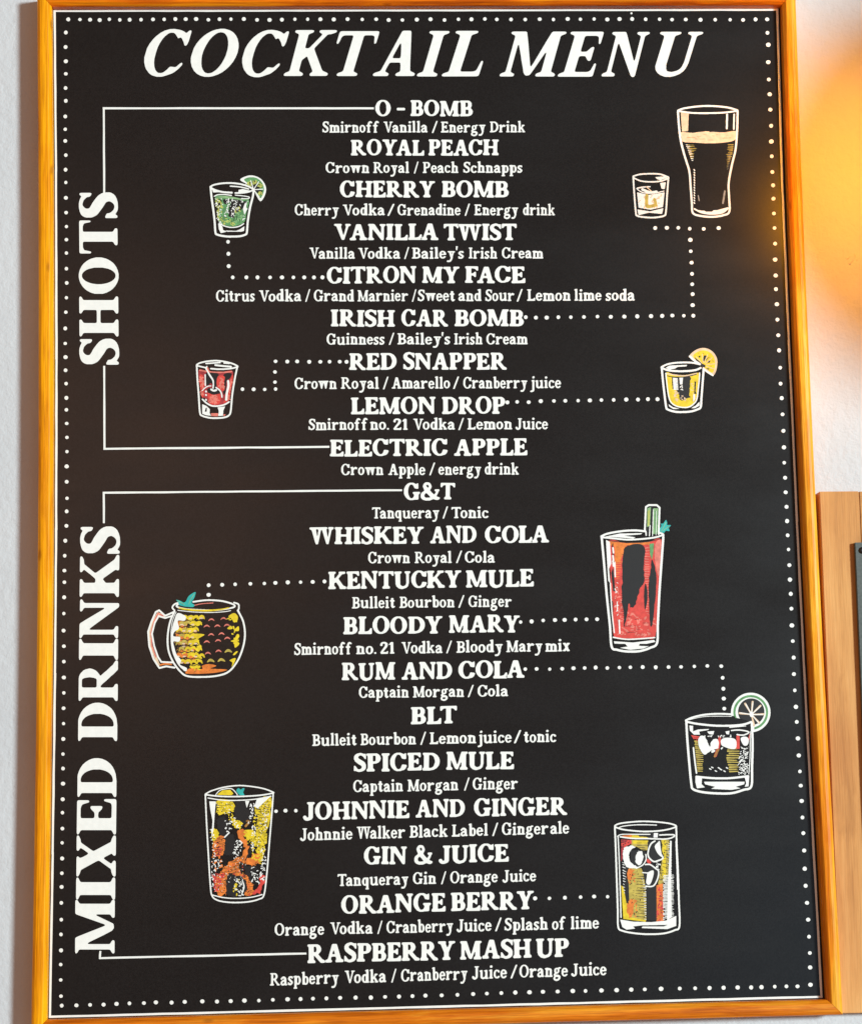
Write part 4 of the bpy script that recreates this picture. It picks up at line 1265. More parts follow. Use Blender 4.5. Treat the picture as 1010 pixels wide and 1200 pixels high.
# ---- 4 stout pint and 5 cream shot ---------------------------------------------------
D = Drawing('tall stout pint glass drawing with a cream head', 730, 115, 6.733, 1010, 1010)
rn = D.rnd
o = D.layer('outline', 'white', 6)
o.stroke([(430, 105), (440, 240), (455, 350), (490, 480), (520, 580), (530, 700), (540, 840), (545, 900), (580, 925), (690, 938), (790, 925), (835, 895), (833, 780), (830, 670), (855, 530), (885, 400), (897, 240), (900, 105)], 16)
o.stroke([(430, 100), (480, 82), (600, 66), (700, 64), (820, 75), (900, 98)], 14)
o.stroke([(435, 103), (540, 118), (680, 120), (800, 115), (898, 102)], 13)
o.stroke([(560, 875), (620, 905), (700, 915), (780, 905), (825, 870)], 12)
o.poly([(565, 880), (620, 890), (740, 885), (825, 862), (815, 890), (740, 912), (650, 908)]); o.poly([(640, 890), (710, 886), (700, 897), (650, 898)], False)
o.stroke([(818, 130), (815, 240)], 15); o.stroke([(873, 130), (870, 245)], 13)
for k in range(14): o.stroke([(558-abs(k-5)*.3, 565+k*20), (562, 572+k*20)], 9)
hatch(o, [(490, 365), (530, 365), (560, 490), (540, 500)], 16, 7, rn, 0, lo=.5, hi=1, side=-1)
c = D.layer('foam', 'cream', 1)
blob(c, [(455, 270), (550, 275), (640, 262), (780, 272), (888, 262), (885, 320), (840, 345), (700, 358), (560, 352), (470, 345), (460, 310)])
c.poly([(452, 112), (515, 122), (510, 262), (462, 264)])
c = D.layer('foam', 'brown', 1.8)
hatch(c, [(490, 285), (860, 285), (860, 335), (500, 335)], 12, 3.2, rn, 0, lo=.05, hi=.3)
hatch(c, [(490, 285), (860, 285), (860, 335), (500, 335)], 15, 3.0, rn, 0, lo=.05, hi=.25)
c = D.layer('foam', 'black', 2)
c.stroke([(680, 266), (720, 262), (780, 264)], 8); c.stroke([(600, 266), (640, 262)], 5)
c = D.layer('highlight', 'olive', 1)
hatch(c, [(500, 368), (595, 372), (575, 420), (560, 480), (530, 480)], 13, 7.5, rn, 0, lo=.6, hi=1, side=-1)
hatch(c, [(800, 355), (870, 352), (858, 450), (830, 520), (815, 560)], 13, 6.5, rn, 0, lo=.5, hi=1, side=1)
c = D.layer('highlight', 'grey', 1)
hatch(c, [(815, 440), (850, 430), (830, 560), (805, 575)], 12, 4, rn, 0, lo=.5, hi=1, side=1); c.stroke([(800, 735), (785, 830)], 14); c.stroke([(590, 770), (598, 810)], 8)
D.build()
D = Drawing('small glass drawing of cream liqueur left of the stout pint', 730, 115, 6.733, 1010, 1010)
rn = D.rnd
o = D.layer('outline', 'white', 6)
o.stroke([(78, 620), (85, 740), (98, 900), (110, 930), (180, 942), (250, 943), (320, 930), (335, 900), (345, 760), (355, 630)], 13)
o.stroke([(78, 618), (130, 603), (215, 598), (290, 602), (355, 625)], 12); o.stroke([(80, 630), (140, 655), (220, 662), (300, 655), (352, 635)], 11)
o.poly([(250, 625), (330, 618), (345, 632), (290, 650), (265, 640)]); o.poly([(290, 670), (335, 665), (325, 720), (300, 715)])
o.stroke([(110, 712), (160, 703), (210, 700)], 10); o.stroke([(150, 722), (210, 745), (260, 740)], 20); o.stroke([(105, 715), (150, 745), (230, 752), (320, 735)], 8)
o.poly([(108, 745), (200, 765), (325, 745), (312, 860), (215, 882), (120, 865)])
o.poly([(110, 880), (210, 895), (315, 870), (305, 915), (200, 905), (120, 925)])
c = D.layer('highlight', 'olive', 6.6)
c.stroke([(185, 770), (185, 850), (215, 855), (255, 845)], 26); c.stroke([(245, 800), (255, 830)], 22)
c = D.layer('highlight', 'cream', 6.4)
specks(c, [(130, 770), (300, 760), (295, 850), (130, 860)], 30, 12, rn); c.stroke([(180, 700), (220, 735)], 8)
D.build()

# ---- 6 hammered mug ------------------------------------------------------------------
D = Drawing('hammered copper mug drawing with a teal mint leaf', 165, 685, 7.769, 1010, 932)
rn = D.rnd
o = D.layer('outline', 'white', 6)
o.stroke([(310, 245), (270, 340), (248, 470), (255, 600), (300, 710), (370, 800), (430, 835), (550, 842), (690, 832), (800, 795), (880, 700), (930, 580), (950, 460), (935, 340), (885, 235)], 16)
o.stroke([(325, 250), (290, 340), (278, 470), (290, 600), (335, 710), (400, 785)], 6)
o.stroke([(310, 235), (290, 210), (310, 180), (350, 165)], 14)
o.stroke([(480, 158), (600, 143), (720, 148), (800, 165), (850, 185), (852, 205), (780, 222), (660, 235), (540, 232), (400, 222), (330, 200), (345, 178)], 15)
o.stroke([(850, 165), (890, 180), (895, 215), (885, 240)], 14)
o.stroke([(340, 235), (480, 250), (640, 255), (760, 248), (820, 238)], 7)
o.stroke([(305, 250), (225, 285), (170, 235), (140, 250), (100, 340), (70, 430), (80, 560), (120, 680), (172, 760), (235, 745), (310, 757)], 16, smooth=False)
o.stroke([(290, 285), (225, 305), (165, 288), (130, 350), (105, 450), (125, 560), (160, 660), (190, 705), (290, 710)], 15, smooth=False)
blob(o, [(340, 260), (410, 290), (400, 330), (340, 330), (350, 400), (310, 430), (300, 470), (360, 480), (350, 520), (300, 520), (310, 580), (330, 640), (370, 690), (360, 730), (420, 760), (410, 790), (350, 740), (310, 660), (285, 540), (285, 420), (310, 320)])
c = D.layer('handle', 'cream', 0.8)
c.stroke([(215, 290), (160, 265), (120, 340), (88, 440), (98, 560), (140, 670), (165, 730)], 24, smooth=False)
c = D.layer('handle', 'pink', 1)
c.stroke([(205, 285), (160, 262), (122, 340), (97, 440), (104, 560), (140, 660)], 12, smooth=False)
c = D.layer('handle', 'orange', 1.4)
c.stroke([(180, 732), (230, 722), (280, 728)], 14)
c = D.layer('liquid', 'yellow', 1)
c.stroke([(350, 212), (450, 228), (600, 238), (740, 228), (800, 215)], 16)
for P in ([(430, 300), (480, 285), (510, 300), (470, 320), (460, 360), (440, 340)], [(480, 340), (560, 345), (520, 380), (480, 370)], [(390, 400), (500, 405), (480, 450), (400, 460), (330, 440)], [(480, 450), (580, 455), (530, 490), (480, 530), (465, 490)],
          [(520, 540), (555, 560), (540, 600), (500, 630), (510, 580)], [(520, 650), (560, 665), (540, 690), (490, 680)], [(800, 290), (850, 260), (885, 290), (880, 330), (850, 345), (830, 310)], [(790, 400), (820, 375), (840, 400), (810, 408)], [(850, 420), (890, 380), (895, 420), (870, 425)],
          [(820, 515), (850, 500), (880, 450), (900, 470), (880, 510), (900, 540), (860, 575), (850, 530)], [(840, 640), (865, 612), (885, 610), (860, 640)], [(810, 690), (865, 670), (850, 720), (830, 750), (835, 710)], [(450, 740), (520, 725), (545, 755), (470, 765)]):
    blob(c, P)
c = D.layer('liquid', 'orange', 1.6)
blob(c, [(410, 800), (450, 765), (560, 770), (560, 740), (620, 725), (690, 740), (640, 765), (790, 775), (700, 800), (560, 812), (430, 812)])
for P in ([(330, 430), (400, 455), (450, 490), (440, 540), (380, 540), (330, 530)], [(360, 600), (420, 590), (430, 640), (380, 660), (335, 640)], [(440, 570), (490, 580), (480, 640), (450, 620)], [(380, 690), (440, 680), (460, 710), (400, 720)], [(440, 650), (500, 650), (490, 690), (450, 680)], [(340, 300), (380, 320), (430, 340), (400, 400), (340, 380)]):
    blob(c, P)
c = D.layer('liquid', 'brown', 2.2)
for P in ([(345, 295), (380, 320), (430, 330), (410, 350), (350, 330)], [(320, 440), (360, 420), (400, 430), (350, 455)], [(390, 500), (440, 510), (400, 540), (340, 550)], [(345, 640), (380, 665), (350, 660)], [(410, 560), (450, 560), (440, 600), (420, 590)], [(480, 430), (520, 420), (500, 450)], [(460, 500), (480, 540), (455, 560)], [(540, 290), (580, 285), (560, 310)]):
    blob(c, P)
specks(c, [(340, 300), (440, 320), (470, 700), (360, 680), (310, 500)], 42, 11, rn)
c = D.layer('liquid', 'cream', 2.8)
for x, y, a in ((560, 300, 24), (400, 365, 22), (340, 490, 20), (395, 560, 18), (395, 630, 20), (470, 600, 14), (345, 695, 16), (420, 700, 18)): blob(c, [(x-a, y), (x, y-a*.6), (x+a, y), (x, y+a*.6)])
c = D.layer('liquid', 'yellow', 3.2)
for x, y, a in ((500, 355, 22), (440, 430, 24), (500, 490, 20), (535, 560, 18), (395, 622, 18), (540, 665, 18), (425, 692, 16), (850, 300, 20)): blob(c, [(x-a, y+4), (x, y-a*.8), (x+a, y), (x, y+a*.7)])
c = D.layer('liquid', 'yellow', 3.3)
specks(c, [(380, 290), (520, 290), (500, 700), (420, 700), (440, 500)], 46, 15, rn); specks(c, [(800, 280), (890, 270), (910, 560), (850, 560)], 12, 15, rn); specks(c, [(440, 720), (540, 720), (540, 770), (440, 770)], 10, 14, rn)
c = D.layer('liquid', 'brown', 3.5)
specks(c, [(330, 300), (450, 310), (480, 700), (340, 700), (310, 500)], 46, 10, rn); specks(c, [(440, 760), (640, 745), (660, 800), (440, 800)], 10, 6, rn)
DIM = {'olive': [], 'yellow': [], 'orange': [], 'cream': []}
for r_i, yy in enumerate(range(300, 730, 58)):
    for c_i in range(5):
        xx = 352+c_i*52+(26 if r_i % 2 else 0)+rn.uniform(-5, 5)
        if xx > 560-(40 if 420 < yy < 560 else 0): continue
        DIM['yellow' if xx > 455 or rn.random() < .3 else 'orange' if rn.random() < .4 else 'olive'].append((xx, yy+rn.uniform(-5, 5)))
        if rn.random() < .4: DIM['cream'].append((xx-6, yy+8))
gap_ = D.layer('liquid', 'black', 3.6)
for nm_ in ('olive', 'yellow', 'orange'):
    for x, y in DIM[nm_]: gap_.stroke([(x-26, y+22), (x, y+30), (x+24, y+20)], 7)
for nm_, lv_ in (('olive', 3.8), ('orange', 4.0), ('yellow', 4.2)):
    c = D.layer('hammer_mark', nm_, lv_)
    for x, y in DIM[nm_]: c.stroke([(x-25, y+14, 8), (x-12, y-10, 21), (x+10, y-11, 22), (x+24, y+10, 9)], None)
c = D.layer('hammer_mark', 'cream', 4.4)
for x, y in DIM['cream']: c.stroke([(x-8, y), (x+8, y-2)], 13)
c = D.layer('rim', 'yellow', 6.6)
c.stroke([(350, 212, 8), (400, 224, 14), (520, 236, 17), (640, 236, 16), (740, 226, 12), (810, 212, 6)], None)
c = D.layer('hammer_mark', 'pink', 2)
for x, y in ((645, 322), (755, 312), (603, 380), (700, 378), (787, 372), (643, 458), (737, 450), (790, 490), (603, 523), (706, 512), (613, 627), (710, 607)):
    c.stroke([(x-26, y+9, 4), (x-10, y-5, 12), (x+8, y-6, 13), (x+26, y+7, 4)], None)
c = D.layer('hammer_mark', 'olive', 2)
for x, y in ((800, 607), (640, 695), (737, 690)):
    c.stroke([(x-31, y+10, 8), (x-10, y-6, 22), (x+8, y-5, 22), (x+30, y+8, 8)], None)
c = D.layer('liquid', 'pink', 1.2)
c.stroke([(490, 190), (560, 175), (660, 168)], 7)
c = D.layer('mint_leaf', 'teal', 7)
blob(c, [(325, 140), (365, 150), (395, 165), (415, 150), (440, 105), (500, 68), (490, 120), (465, 165), (490, 185), (478, 205), (400, 200), (350, 185), (345, 165)])
c = D.layer('mint_leaf', 'lgreen', 7.5)
c.stroke([(490, 85), (455, 140), (440, 180)], 5); c.stroke([(340, 148), (400, 182)], 5)
D.build()

# ---- 7 tall red glass with celery ------------------------------------------------------
D = Drawing('tall red glass drawing with a celery stick', 695, 585, 6.486, 649, 1200)
rn = D.rnd
o = D.layer('outline', 'white', 6)
o.stroke([(62, 285), (80, 480), (100, 720), (125, 960), (138, 1120), (180, 1145), (260, 1158), (350, 1155), (430, 1130), (482, 1095), (488, 960), (500, 720), (515, 500), (530, 290)], 17)
o.stroke([(60, 283), (110, 262), (220, 243), (320, 238), (395, 245)], 15)
o.stroke([(65, 290), (150, 298), (260, 308), (380, 302), (470, 290), (530, 272)], 13)
o.stroke([(500, 255), (530, 268), (528, 290)], 13)
o.poly([(90, 285), (200, 262), (370, 258), (360, 268), (230, 278), (320, 290), (300, 300), (180, 290)])
o.poly([(95, 310), (125, 325), (135, 490), (118, 530), (128, 640), (112, 620)])
o.stroke([(128, 640), (140, 850), (158, 1015)], 9)
for y in (370, 430, 470): o.stroke([(148, y), (152, y+38)], 12)
o.stroke([(162, 480), (165, 590)], 10); o.stroke([(195, 920), (200, 1020)], 10); o.stroke([(180, 780), (182, 850)], 6)
specks(o, [(150, 620), (180, 620), (190, 880), (170, 880)], 14, 7, rn)
o.stroke([(150, 1050), (250, 1065), (370, 1060), (465, 1052)], 10)
o.poly([(155, 1080), (300, 1090), (460, 1070), (470, 1085), (400, 1100), (350, 1100), (345, 1115), (420, 1118), (380, 1135), (280, 1145), (200, 1130), (260, 1120), (240, 1100), (160, 1098)])
o.stroke([(390, 240), (398, 60), (420, 45), (480, 45), (502, 65), (495, 265)], 14, smooth=False); o.stroke([(398, 250), (400, 275)], 10)
o.stroke([(430, 200), (425, 280)], 8); o.stroke([(455, 80), (448, 280)], 6); o.stroke([(478, 90), (475, 275)], 4)
c = D.layer('liquid', 'red', 1)
blob(c, [(110, 320), (250, 335), (400, 330), (515, 305), (505, 500), (490, 760), (470, 1040), (380, 1055), (260, 1058), (155, 1040), (150, 800), (130, 560)])
c.poly([(130, 500), (140, 500), (150, 780), (130, 760)])
c = D.layer('liquid', 'orange', 1.5)
c.poly([(108, 318), (250, 335), (430, 325), (425, 345), (250, 352), (235, 400), (215, 440), (200, 480), (165, 480), (160, 360), (112, 345)])
hatch(c, [(160, 440), (225, 440), (215, 620), (165, 600)], 17, 9, rn, 0, lo=.4, hi=1, side=-1)
c = D.layer('liquid', 'pink', 1.6)
blob(c, [(470, 340), (512, 320), (500, 560), (485, 560), (465, 440)]); hatch(c, [(385, 360), (430, 350), (420, 880), (395, 860)], 19, 8, rn, 0, lo=.5, hi=1)
specks(c, [(260, 860), (460, 900), (450, 1040), (180, 1040)], 70, 12, rn); specks(c, [(160, 640), (210, 640), (220, 960), (170, 960)], 34, 10, rn)
c = D.layer('liquid', 'black', 2.4)
P = [(255, 355), (380, 352), (382, 480), (385, 600), (378, 640), (350, 690), (320, 800), (285, 825), (270, 790), (255, 880), (232, 975), (228, 850), (215, 760), (220, 600), (225, 450)]
blob(c, P, rough=5, rnd=rn)
hatch(c, [(205, 420), (260, 420), (250, 900), (205, 900)], 15, 5.5, rn, 0, lo=.4, hi=1, side=1)
hatch(c, [(370, 370), (400, 370), (395, 640), (370, 640)], 14, 5, rn, 0, lo=.4, hi=1, side=-1)
blob(c, [(445, 460), (468, 520), (478, 640), (465, 800), (448, 955), (430, 940), (420, 760), (418, 640), (435, 540)], rough=3, rnd=rn)
blob(c, [(395, 640), (410, 700), (408, 780), (390, 840), (384, 720)]); c.poly([(150, 520), (160, 620), (165, 700), (150, 700), (135, 560)])
c.stroke([(105, 312), (250, 330), (400, 325), (515, 300)], 5); c.poly([(150, 330), (158, 480), (146, 480), (140, 350)])
hatch(c, [(260, 840), (460, 860), (450, 1030), (220, 1030)], 24, 3, rn, 0, lo=.1, hi=.35)
c = D.layer('celery', 'lgreen', 2.8)
c.poly([(408, 70), (436, 60), (430, 200), (408, 215)]); c.poly([(455, 70), (492, 70), (486, 265), (452, 265)])
c = D.layer('celery', 'lime', 3.2)
c.poly([(412, 90), (430, 80), (426, 200), (412, 205)])
c = D.layer('celery', 'green', 3.4)
c.stroke([(470, 90), (466, 265)], 6); c.poly([(425, 340), (460, 335), (455, 400), (445, 460), (430, 420)]); c.stroke([(486, 90), (482, 265)], 4)
c = D.layer('celery', 'black', 3.0)
c.poly([(436, 62), (452, 66), (448, 160), (436, 210), (438, 150)]); c.poly([(404, 215), (424, 205), (418, 278), (404, 272)])
c = D.layer('leaf', 'teal', 2)
blob(c, [(498, 235), (515, 205), (512, 185), (530, 185), (550, 158), (560, 180), (558, 195), (588, 198), (572, 220), (578, 242), (550, 240), (535, 256), (505, 252)])
c = D.layer('leaf', 'lgreen', 2.6)
c.stroke([(515, 245), (552, 175)], 4); c.stroke([(530, 240), (575, 205)], 4)
D.build()

# ---- 8 short dark glass with a lime wheel -----------------------------------------------
D = Drawing('short dark cola glass drawing with a whole lime wheel on the rim', 790, 805, 8.417, 1010, 1136)
rn = D.rnd
o = D.layer('outline', 'white', 6)
o.stroke([(115, 335), (125, 520), (145, 760), (165, 960), (185, 1010), (280, 1038), (420, 1050), (560, 1048), (680, 1015), (755, 980), (762, 800), (768, 560), (762, 400), (762, 360)], 22)
o.stroke([(110, 330), (180, 300), (290, 275), (430, 265), (560, 270)], 18); o.stroke([(125, 345), (230, 365), (400, 382), (560, 382), (680, 370), (755, 345)], 20)
o.stroke([(140, 325), (300, 292), (560, 290)], 6); o.stroke([(745, 440), (742, 700), (730, 860)], 8)
o.poly([(145, 380), (182, 385), (180, 440), (230, 420), (340, 415), (330, 425), (240, 440), (250, 470), (190, 470), (150, 430)])
o.stroke([(560, 430), (640, 425), (730, 445), (680, 475), (615, 470)], 13); o.stroke([(540, 400), (700, 385)], 8)
o.poly([(320, 440), (390, 435), (380, 470), (340, 465)]); o.poly([(500, 440), (540, 432), (535, 470), (510, 465)]); specks(o, [(280, 470), (420, 480), (560, 470), (560, 490), (290, 495)], 18, 9, rn)
blob(o, [(240, 500), (280, 480), (310, 510), (330, 560), (350, 590), (360, 540), (400, 510), (430, 530), (430, 600), (390, 615), (340, 640), (300, 670), (260, 630), (235, 570)], rough=3, rnd=rn)
blob(o, [(460, 520), (520, 500), (600, 520), (605, 600), (560, 612), (490, 590), (460, 570)]); blob(o, [(650, 510), (690, 490), (728, 510), (720, 570), (680, 575)])
o.stroke([(370, 640), (390, 630)], 20); o.stroke([(470, 600), (460, 610)], 14)
o.stroke([(185, 600), (200, 740), (215, 850)], 15)
hatch(o, [(640, 590), (730, 590), (715, 860), (620, 870)], 17, 6, rn, .5, lo=.2, hi=.6); specks(o, [(640, 590), (730, 590), (715, 860), (620, 870)], 60, 9, rn)
for x, y in ((350, 810), (370, 795), (405, 830), (435, 800), (455, 815), (490, 832), (515, 800)): o.stroke([(x-6, y-4), (x+8, y+3)], 11)
o.stroke([(215, 885), (380, 900), (540, 900), (725, 880)], 20); o.poly([(205, 880), (270, 890), (265, 960), (300, 990), (220, 1000), (205, 940)])
o.poly([(690, 890), (735, 880), (728, 980), (690, 985), (705, 950)]); o.poly([(290, 935), (690, 935), (685, 960), (600, 985), (650, 1000), (560, 1015), (360, 1005), (400, 985), (300, 960)])
c = D.layer('liquid', 'olive', 1)
hatch(c, [(190, 500), (250, 500), (285, 680), (280, 840), (225, 840)], 19, 13, rn, .05, lo=.75, hi=1); hatch(c, [(520, 610), (640, 610), (630, 850), (540, 850), (510, 700)], 24, 15, rn, 0, lo=.75, hi=1)
c = D.layer('liquid', 'red', 1)
c.poly([(160, 475), (260, 490), (240, 540), (195, 525)]); c.stroke([(445, 500), (430, 600), (400, 680)], 26); c.stroke([(625, 490), (625, 600)], 32); c.stroke([(745, 465), (725, 530)], 14); c.stroke([(560, 605), (625, 605)], 8)
c = D.layer('liquid', 'brown', 1.5)
c.stroke([(430, 620), (395, 685)], 20); specks(c, [(200, 520), (250, 520), (280, 830), (220, 830)], 24, 7, rn)
c = D.layer('citrus_wheel', 'white', 1)
M1 = [(750+195*math.cos(a/40*2*math.pi), 252+195*math.sin(a/40*2*math.pi)) for a in range(40)]
c.poly(M1)
c.poly([(100, 285), (595, 285), (595, 300), (770, 345), (770, 450), (100, 450)], False)
c = D.layer('citrus_wheel', 'green', 1.5)
c.poly([(750+172*math.cos(a/40*2*math.pi), 252+172*math.sin(a/40*2*math.pi)) for a in range(40)])
c.poly([(750+150*math.cos(a/40*2*math.pi), 252+150*math.sin(a/40*2*math.pi)) for a in range(40)], False)
c.poly([(100, 290), (595, 290), (595, 305), (785, 360), (785, 460), (100, 460)], False)
c = D.layer('citrus_wheel', 'black', 1.9)
c.poly([(755+130*math.cos(a/40*2*math.pi), 245+132*math.sin(a/40*2*math.pi)) for a in range(40)])
c.poly([(600, 300), (740, 340), (760, 420), (600, 420)], False)
c = D.layer('citrus_wheel', 'cream', 2.4)
for a in (183, 238, 275, 318, 2, 50, 78): c.stroke([(758, 272, 12), (758+118*math.cos(math.radians(a)), 265+118*math.sin(math.radians(a)), 20)], None)
c = D.layer('citrus_wheel', 'white', 3)
c.stroke([(755, 262), (758, 280)], 34)
for a in (183, 238, 275, 318, 2, 50): c.stroke([(758, 272, 9), (758+110*math.cos(math.radians(a+2)), 265+110*math.sin(math.radians(a+2)), 8)], None)
D.build()

# ---- 9 tall amber iced glass ---------------------------------------------------------------
D = Drawing('tall amber iced glass drawing beside the lowest dotted lines at left', 230, 910, 7.742, 774, 1200)
D.label = 'tall amber and orange iced glass drawing, lowest at left'
rn = D.rnd
o = D.layer('outline', 'white', 6)
o.stroke([(85, 165), (95, 400), (112, 700), (130, 980), (145, 1080), (190, 1120), (270, 1138), (370, 1143), (480, 1135), (570, 1112), (615, 1075), (640, 900), (665, 600), (690, 300), (700, 150)], 13)
o.stroke([(85, 160), (140, 130), (250, 98), (380, 82), (500, 90), (620, 112), (705, 145)], 12); o.stroke([(90, 165), (200, 178), (350, 182), (520, 175), (620, 165), (700, 150)], 13)
o.stroke([(110, 195), (250, 215), (400, 215), (540, 205), (680, 178)], 10)
o.stroke([(150, 1075), (250, 1098), (370, 1105), (500, 1095), (600, 1070)], 10)
o.poly([(120, 225), (180, 225), (170, 330), (160, 480), (140, 560), (150, 400), (130, 300)]); o.poly([(550, 210), (670, 185), (620, 230), (560, 290), (530, 270)]); o.poly([(445, 220), (485, 220), (460, 285)])
o.stroke([(180, 165), (210, 130), (250, 115), (320, 110), (365, 150), (375, 170)], 8)
for reg, n_ in (([(130, 480), (170, 480), (190, 700), (170, 900), (140, 1000), (140, 700)], 44), ([(180, 740), (240, 760), (220, 850), (160, 860)], 18), ([(300, 290), (360, 400), (420, 440), (380, 470), (300, 400)], 18), ([(340, 520), (430, 600), (400, 700), (320, 760), (350, 640)], 34),
               ([(480, 220), (540, 250), (510, 400), (460, 440), (500, 320)], 26), ([(590, 640), (640, 600), (620, 1000), (560, 960), (600, 800)], 44), ([(500, 820), (600, 820), (560, 960), (500, 950)], 28), ([(340, 920), (440, 930), (430, 1080), (350, 1080)], 30), ([(255, 380), (310, 420), (310, 520), (270, 500)], 12), ([(500, 440), (540, 440), (520, 700), (500, 650)], 20), ([(600, 260), (660, 300), (640, 500), (600, 450)], 14)):
    specks(o, reg, n_, 9, rn)
o.stroke([(260, 550), (300, 510)], 12); o.stroke([(420, 940, 7), (435, 1000, 12), (415, 1070, 8)], None); o.stroke([(395, 580), (415, 600), (400, 620)], 9)
c = D.layer('liquid', 'yellow', 1)
blob(c, [(180, 225), (340, 235), (330, 300), (240, 350), (200, 340)], rough=17, rnd=rn); blob(c, [(540, 270), (680, 190), (665, 400), (640, 560), (620, 700), (580, 690), (530, 600), (520, 480), (440, 500), (460, 560), (520, 560), (540, 400)], rough=20, rnd=rn)
blob(c, [(140, 480), (200, 500), (210, 560), (170, 600), (145, 560)], rough=14, rnd=rn); blob(c, [(330, 380), (420, 430), (360, 470)]); blob(c, [(560, 640), (620, 640), (600, 780), (560, 740)], rough=17, rnd=rn)
c.poly([(190, 165), (240, 125), (310, 120), (340, 155), (320, 170)])
c = D.layer('liquid', 'orange', 1.4)
blob(c, [(160, 580), (255, 530), (270, 600), (240, 700), (200, 740), (160, 680)], rough=17, rnd=rn); blob(c, [(240, 840), (330, 770), (430, 690), (440, 620), (380, 530), (400, 470), (450, 500), (430, 560), (480, 640), (460, 740), (560, 700), (570, 780), (460, 790), (400, 800), (420, 880), (480, 900), (520, 1000), (530, 1060), (450, 1080), (420, 960), (340, 890), (300, 900), (270, 1010), (280, 1070), (190, 1060), (200, 950)], rough=17, rnd=rn)
c = D.layer('liquid', 'red', 1.8)
blob(c, [(590, 900), (620, 900), (610, 1000), (560, 1060), (520, 1060), (570, 980)], rough=14, rnd=rn); blob(c, [(160, 880), (240, 890), (230, 1000), (180, 1040), (160, 980)], rough=20, rnd=rn); specks(c, [(190, 600), (250, 600), (220, 720), (170, 720)], 30, 10, rn); specks(c, [(260, 830), (420, 760), (460, 900), (500, 1040), (460, 1070), (300, 880)], 50, 9, rn)
c = D.layer('liquid', 'brown', 2)
specks(c, [(560, 260), (660, 260), (640, 520), (560, 520)], 26, 7, rn); specks(c, [(240, 840), (430, 700), (440, 900), (260, 1040)], 34, 8, rn); c.stroke([(450, 400), (480, 410), (450, 450)], 20)
c = D.layer('ice_gap', 'black', 2.6)
blob(c, [(360, 245), (400, 220), (445, 240), (470, 300), (500, 330), (460, 400), (420, 430), (360, 380), (340, 310)], rough=11, rnd=rn); blob(c, [(200, 380), (255, 370), (300, 420), (290, 500), (240, 540), (200, 480), (185, 420)], rough=11, rnd=rn)
blob(c, [(270, 540), (330, 520), (355, 600), (350, 690), (300, 720), (260, 700), (265, 610)], rough=11, rnd=rn); blob(c, [(290, 880), (350, 890), (450, 940), (440, 1080), (290, 1075), (270, 1000)], rough=11, rnd=rn)
blob(c, [(430, 820), (550, 810), (540, 860), (500, 910), (540, 980), (500, 960), (460, 890)], rough=11, rnd=rn); blob(c, [(500, 570), (525, 560), (510, 660), (480, 720), (440, 770), (470, 700)], rough=4, rnd=rn); blob(c, [(490, 240), (530, 300), (520, 340), (490, 330)], rough=4, rnd=rn)
hatch(c, [(560, 280), (670, 260), (650, 520), (540, 560)], 30, 4, rn, 0, lo=.2, hi=.6); hatch(c, [(180, 240), (330, 240), (320, 300), (220, 320)], 22, 4, rn, 0, lo=.2, hi=.6); hatch(c, [(170, 590), (260, 580), (240, 720), (170, 700)], 22, 4, rn, 0, lo=.3, hi=.8); hatch(c, [(240, 830), (420, 720), (440, 800), (420, 900), (230, 880)], 24, 3.5, rn, -.2, lo=.2, hi=.5)
c = D.layer('ice_gap', 'black', 3.2)
for reg, n_ in (([(130, 230), (340, 235), (320, 330), (180, 480), (140, 560)], 60), ([(540, 220), (670, 200), (640, 560), (600, 720), (530, 600)], 120), ([(150, 560), (260, 540), (240, 720), (170, 760)], 44), ([(230, 820), (440, 700), (470, 900), (500, 1060), (450, 1070), (400, 900), (300, 880), (260, 1060), (180, 1050)], 130), ([(130, 740), (230, 780), (220, 1040), (150, 1000)], 60)):
    specks(c, reg, n_, 6.5, rn)
c = D.layer('liquid', 'yellow', 3.4)
for reg, n_ in (([(190, 330), (330, 240), (350, 420), (250, 340)], 26), ([(330, 380), (440, 420), (400, 470), (330, 440)], 24), ([(430, 490), (560, 500), (520, 620), (450, 600)], 30), ([(500, 640), (620, 640), (590, 800), (510, 760)], 36), ([(340, 930), (380, 930), (370, 1080), (340, 1080)], 14), ([(540, 240), (560, 240), (540, 460), (510, 480)], 18), ([(140, 470), (200, 480), (190, 620), (150, 620)], 18)):
    specks(c, reg, n_, 11, rn)
c = D.layer('liquid', 'orange', 3.6)
specks(c, [(170, 740), (250, 760), (250, 1040), (180, 1040)], 40, 12, rn); specks(c, [(460, 740), (590, 720), (580, 800), (470, 800)], 26, 11, rn); specks(c, [(150, 600), (200, 600), (180, 800), (150, 780)], 18, 10, rn)
c = D.layer('ice_gap', 'black', 4.0)
for reg, g in (([(170, 240), (340, 240), (300, 340), (190, 340)], 17), ([(530, 230), (680, 200), (640, 560), (590, 720), (530, 600)], 19), ([(150, 560), (260, 540), (240, 720), (170, 760)], 16), ([(240, 820), (440, 700), (480, 900), (260, 1060), (190, 1050)], 21), ([(430, 880), (520, 900), (540, 1060), (450, 1070)], 18)):
    hatch(c, reg, g, 4.5, rn, rn.uniform(-.15, .15), lo=.15, hi=.5); hatch(c, reg, g*1.3, 4, rn, 0, lo=.1, hi=.35, side=1); hatch(c, reg, g*1.3, 4, rn, 0, lo=.1, hi=.35, side=-1)
c = D.layer('liquid', 'white', 4.4)
for reg, n_ in (([(540, 220), (680, 200), (640, 560), (600, 720), (530, 600)], 46), ([(180, 240), (340, 240), (310, 340), (200, 340)], 16), ([(240, 820), (440, 700), (470, 900), (260, 1000)], 26), ([(140, 880), (240, 890), (240, 1040), (160, 1040)], 22)):
    specks(c, reg, n_, 6, rn)
c = D.layer('leaf', 'teal', 3)
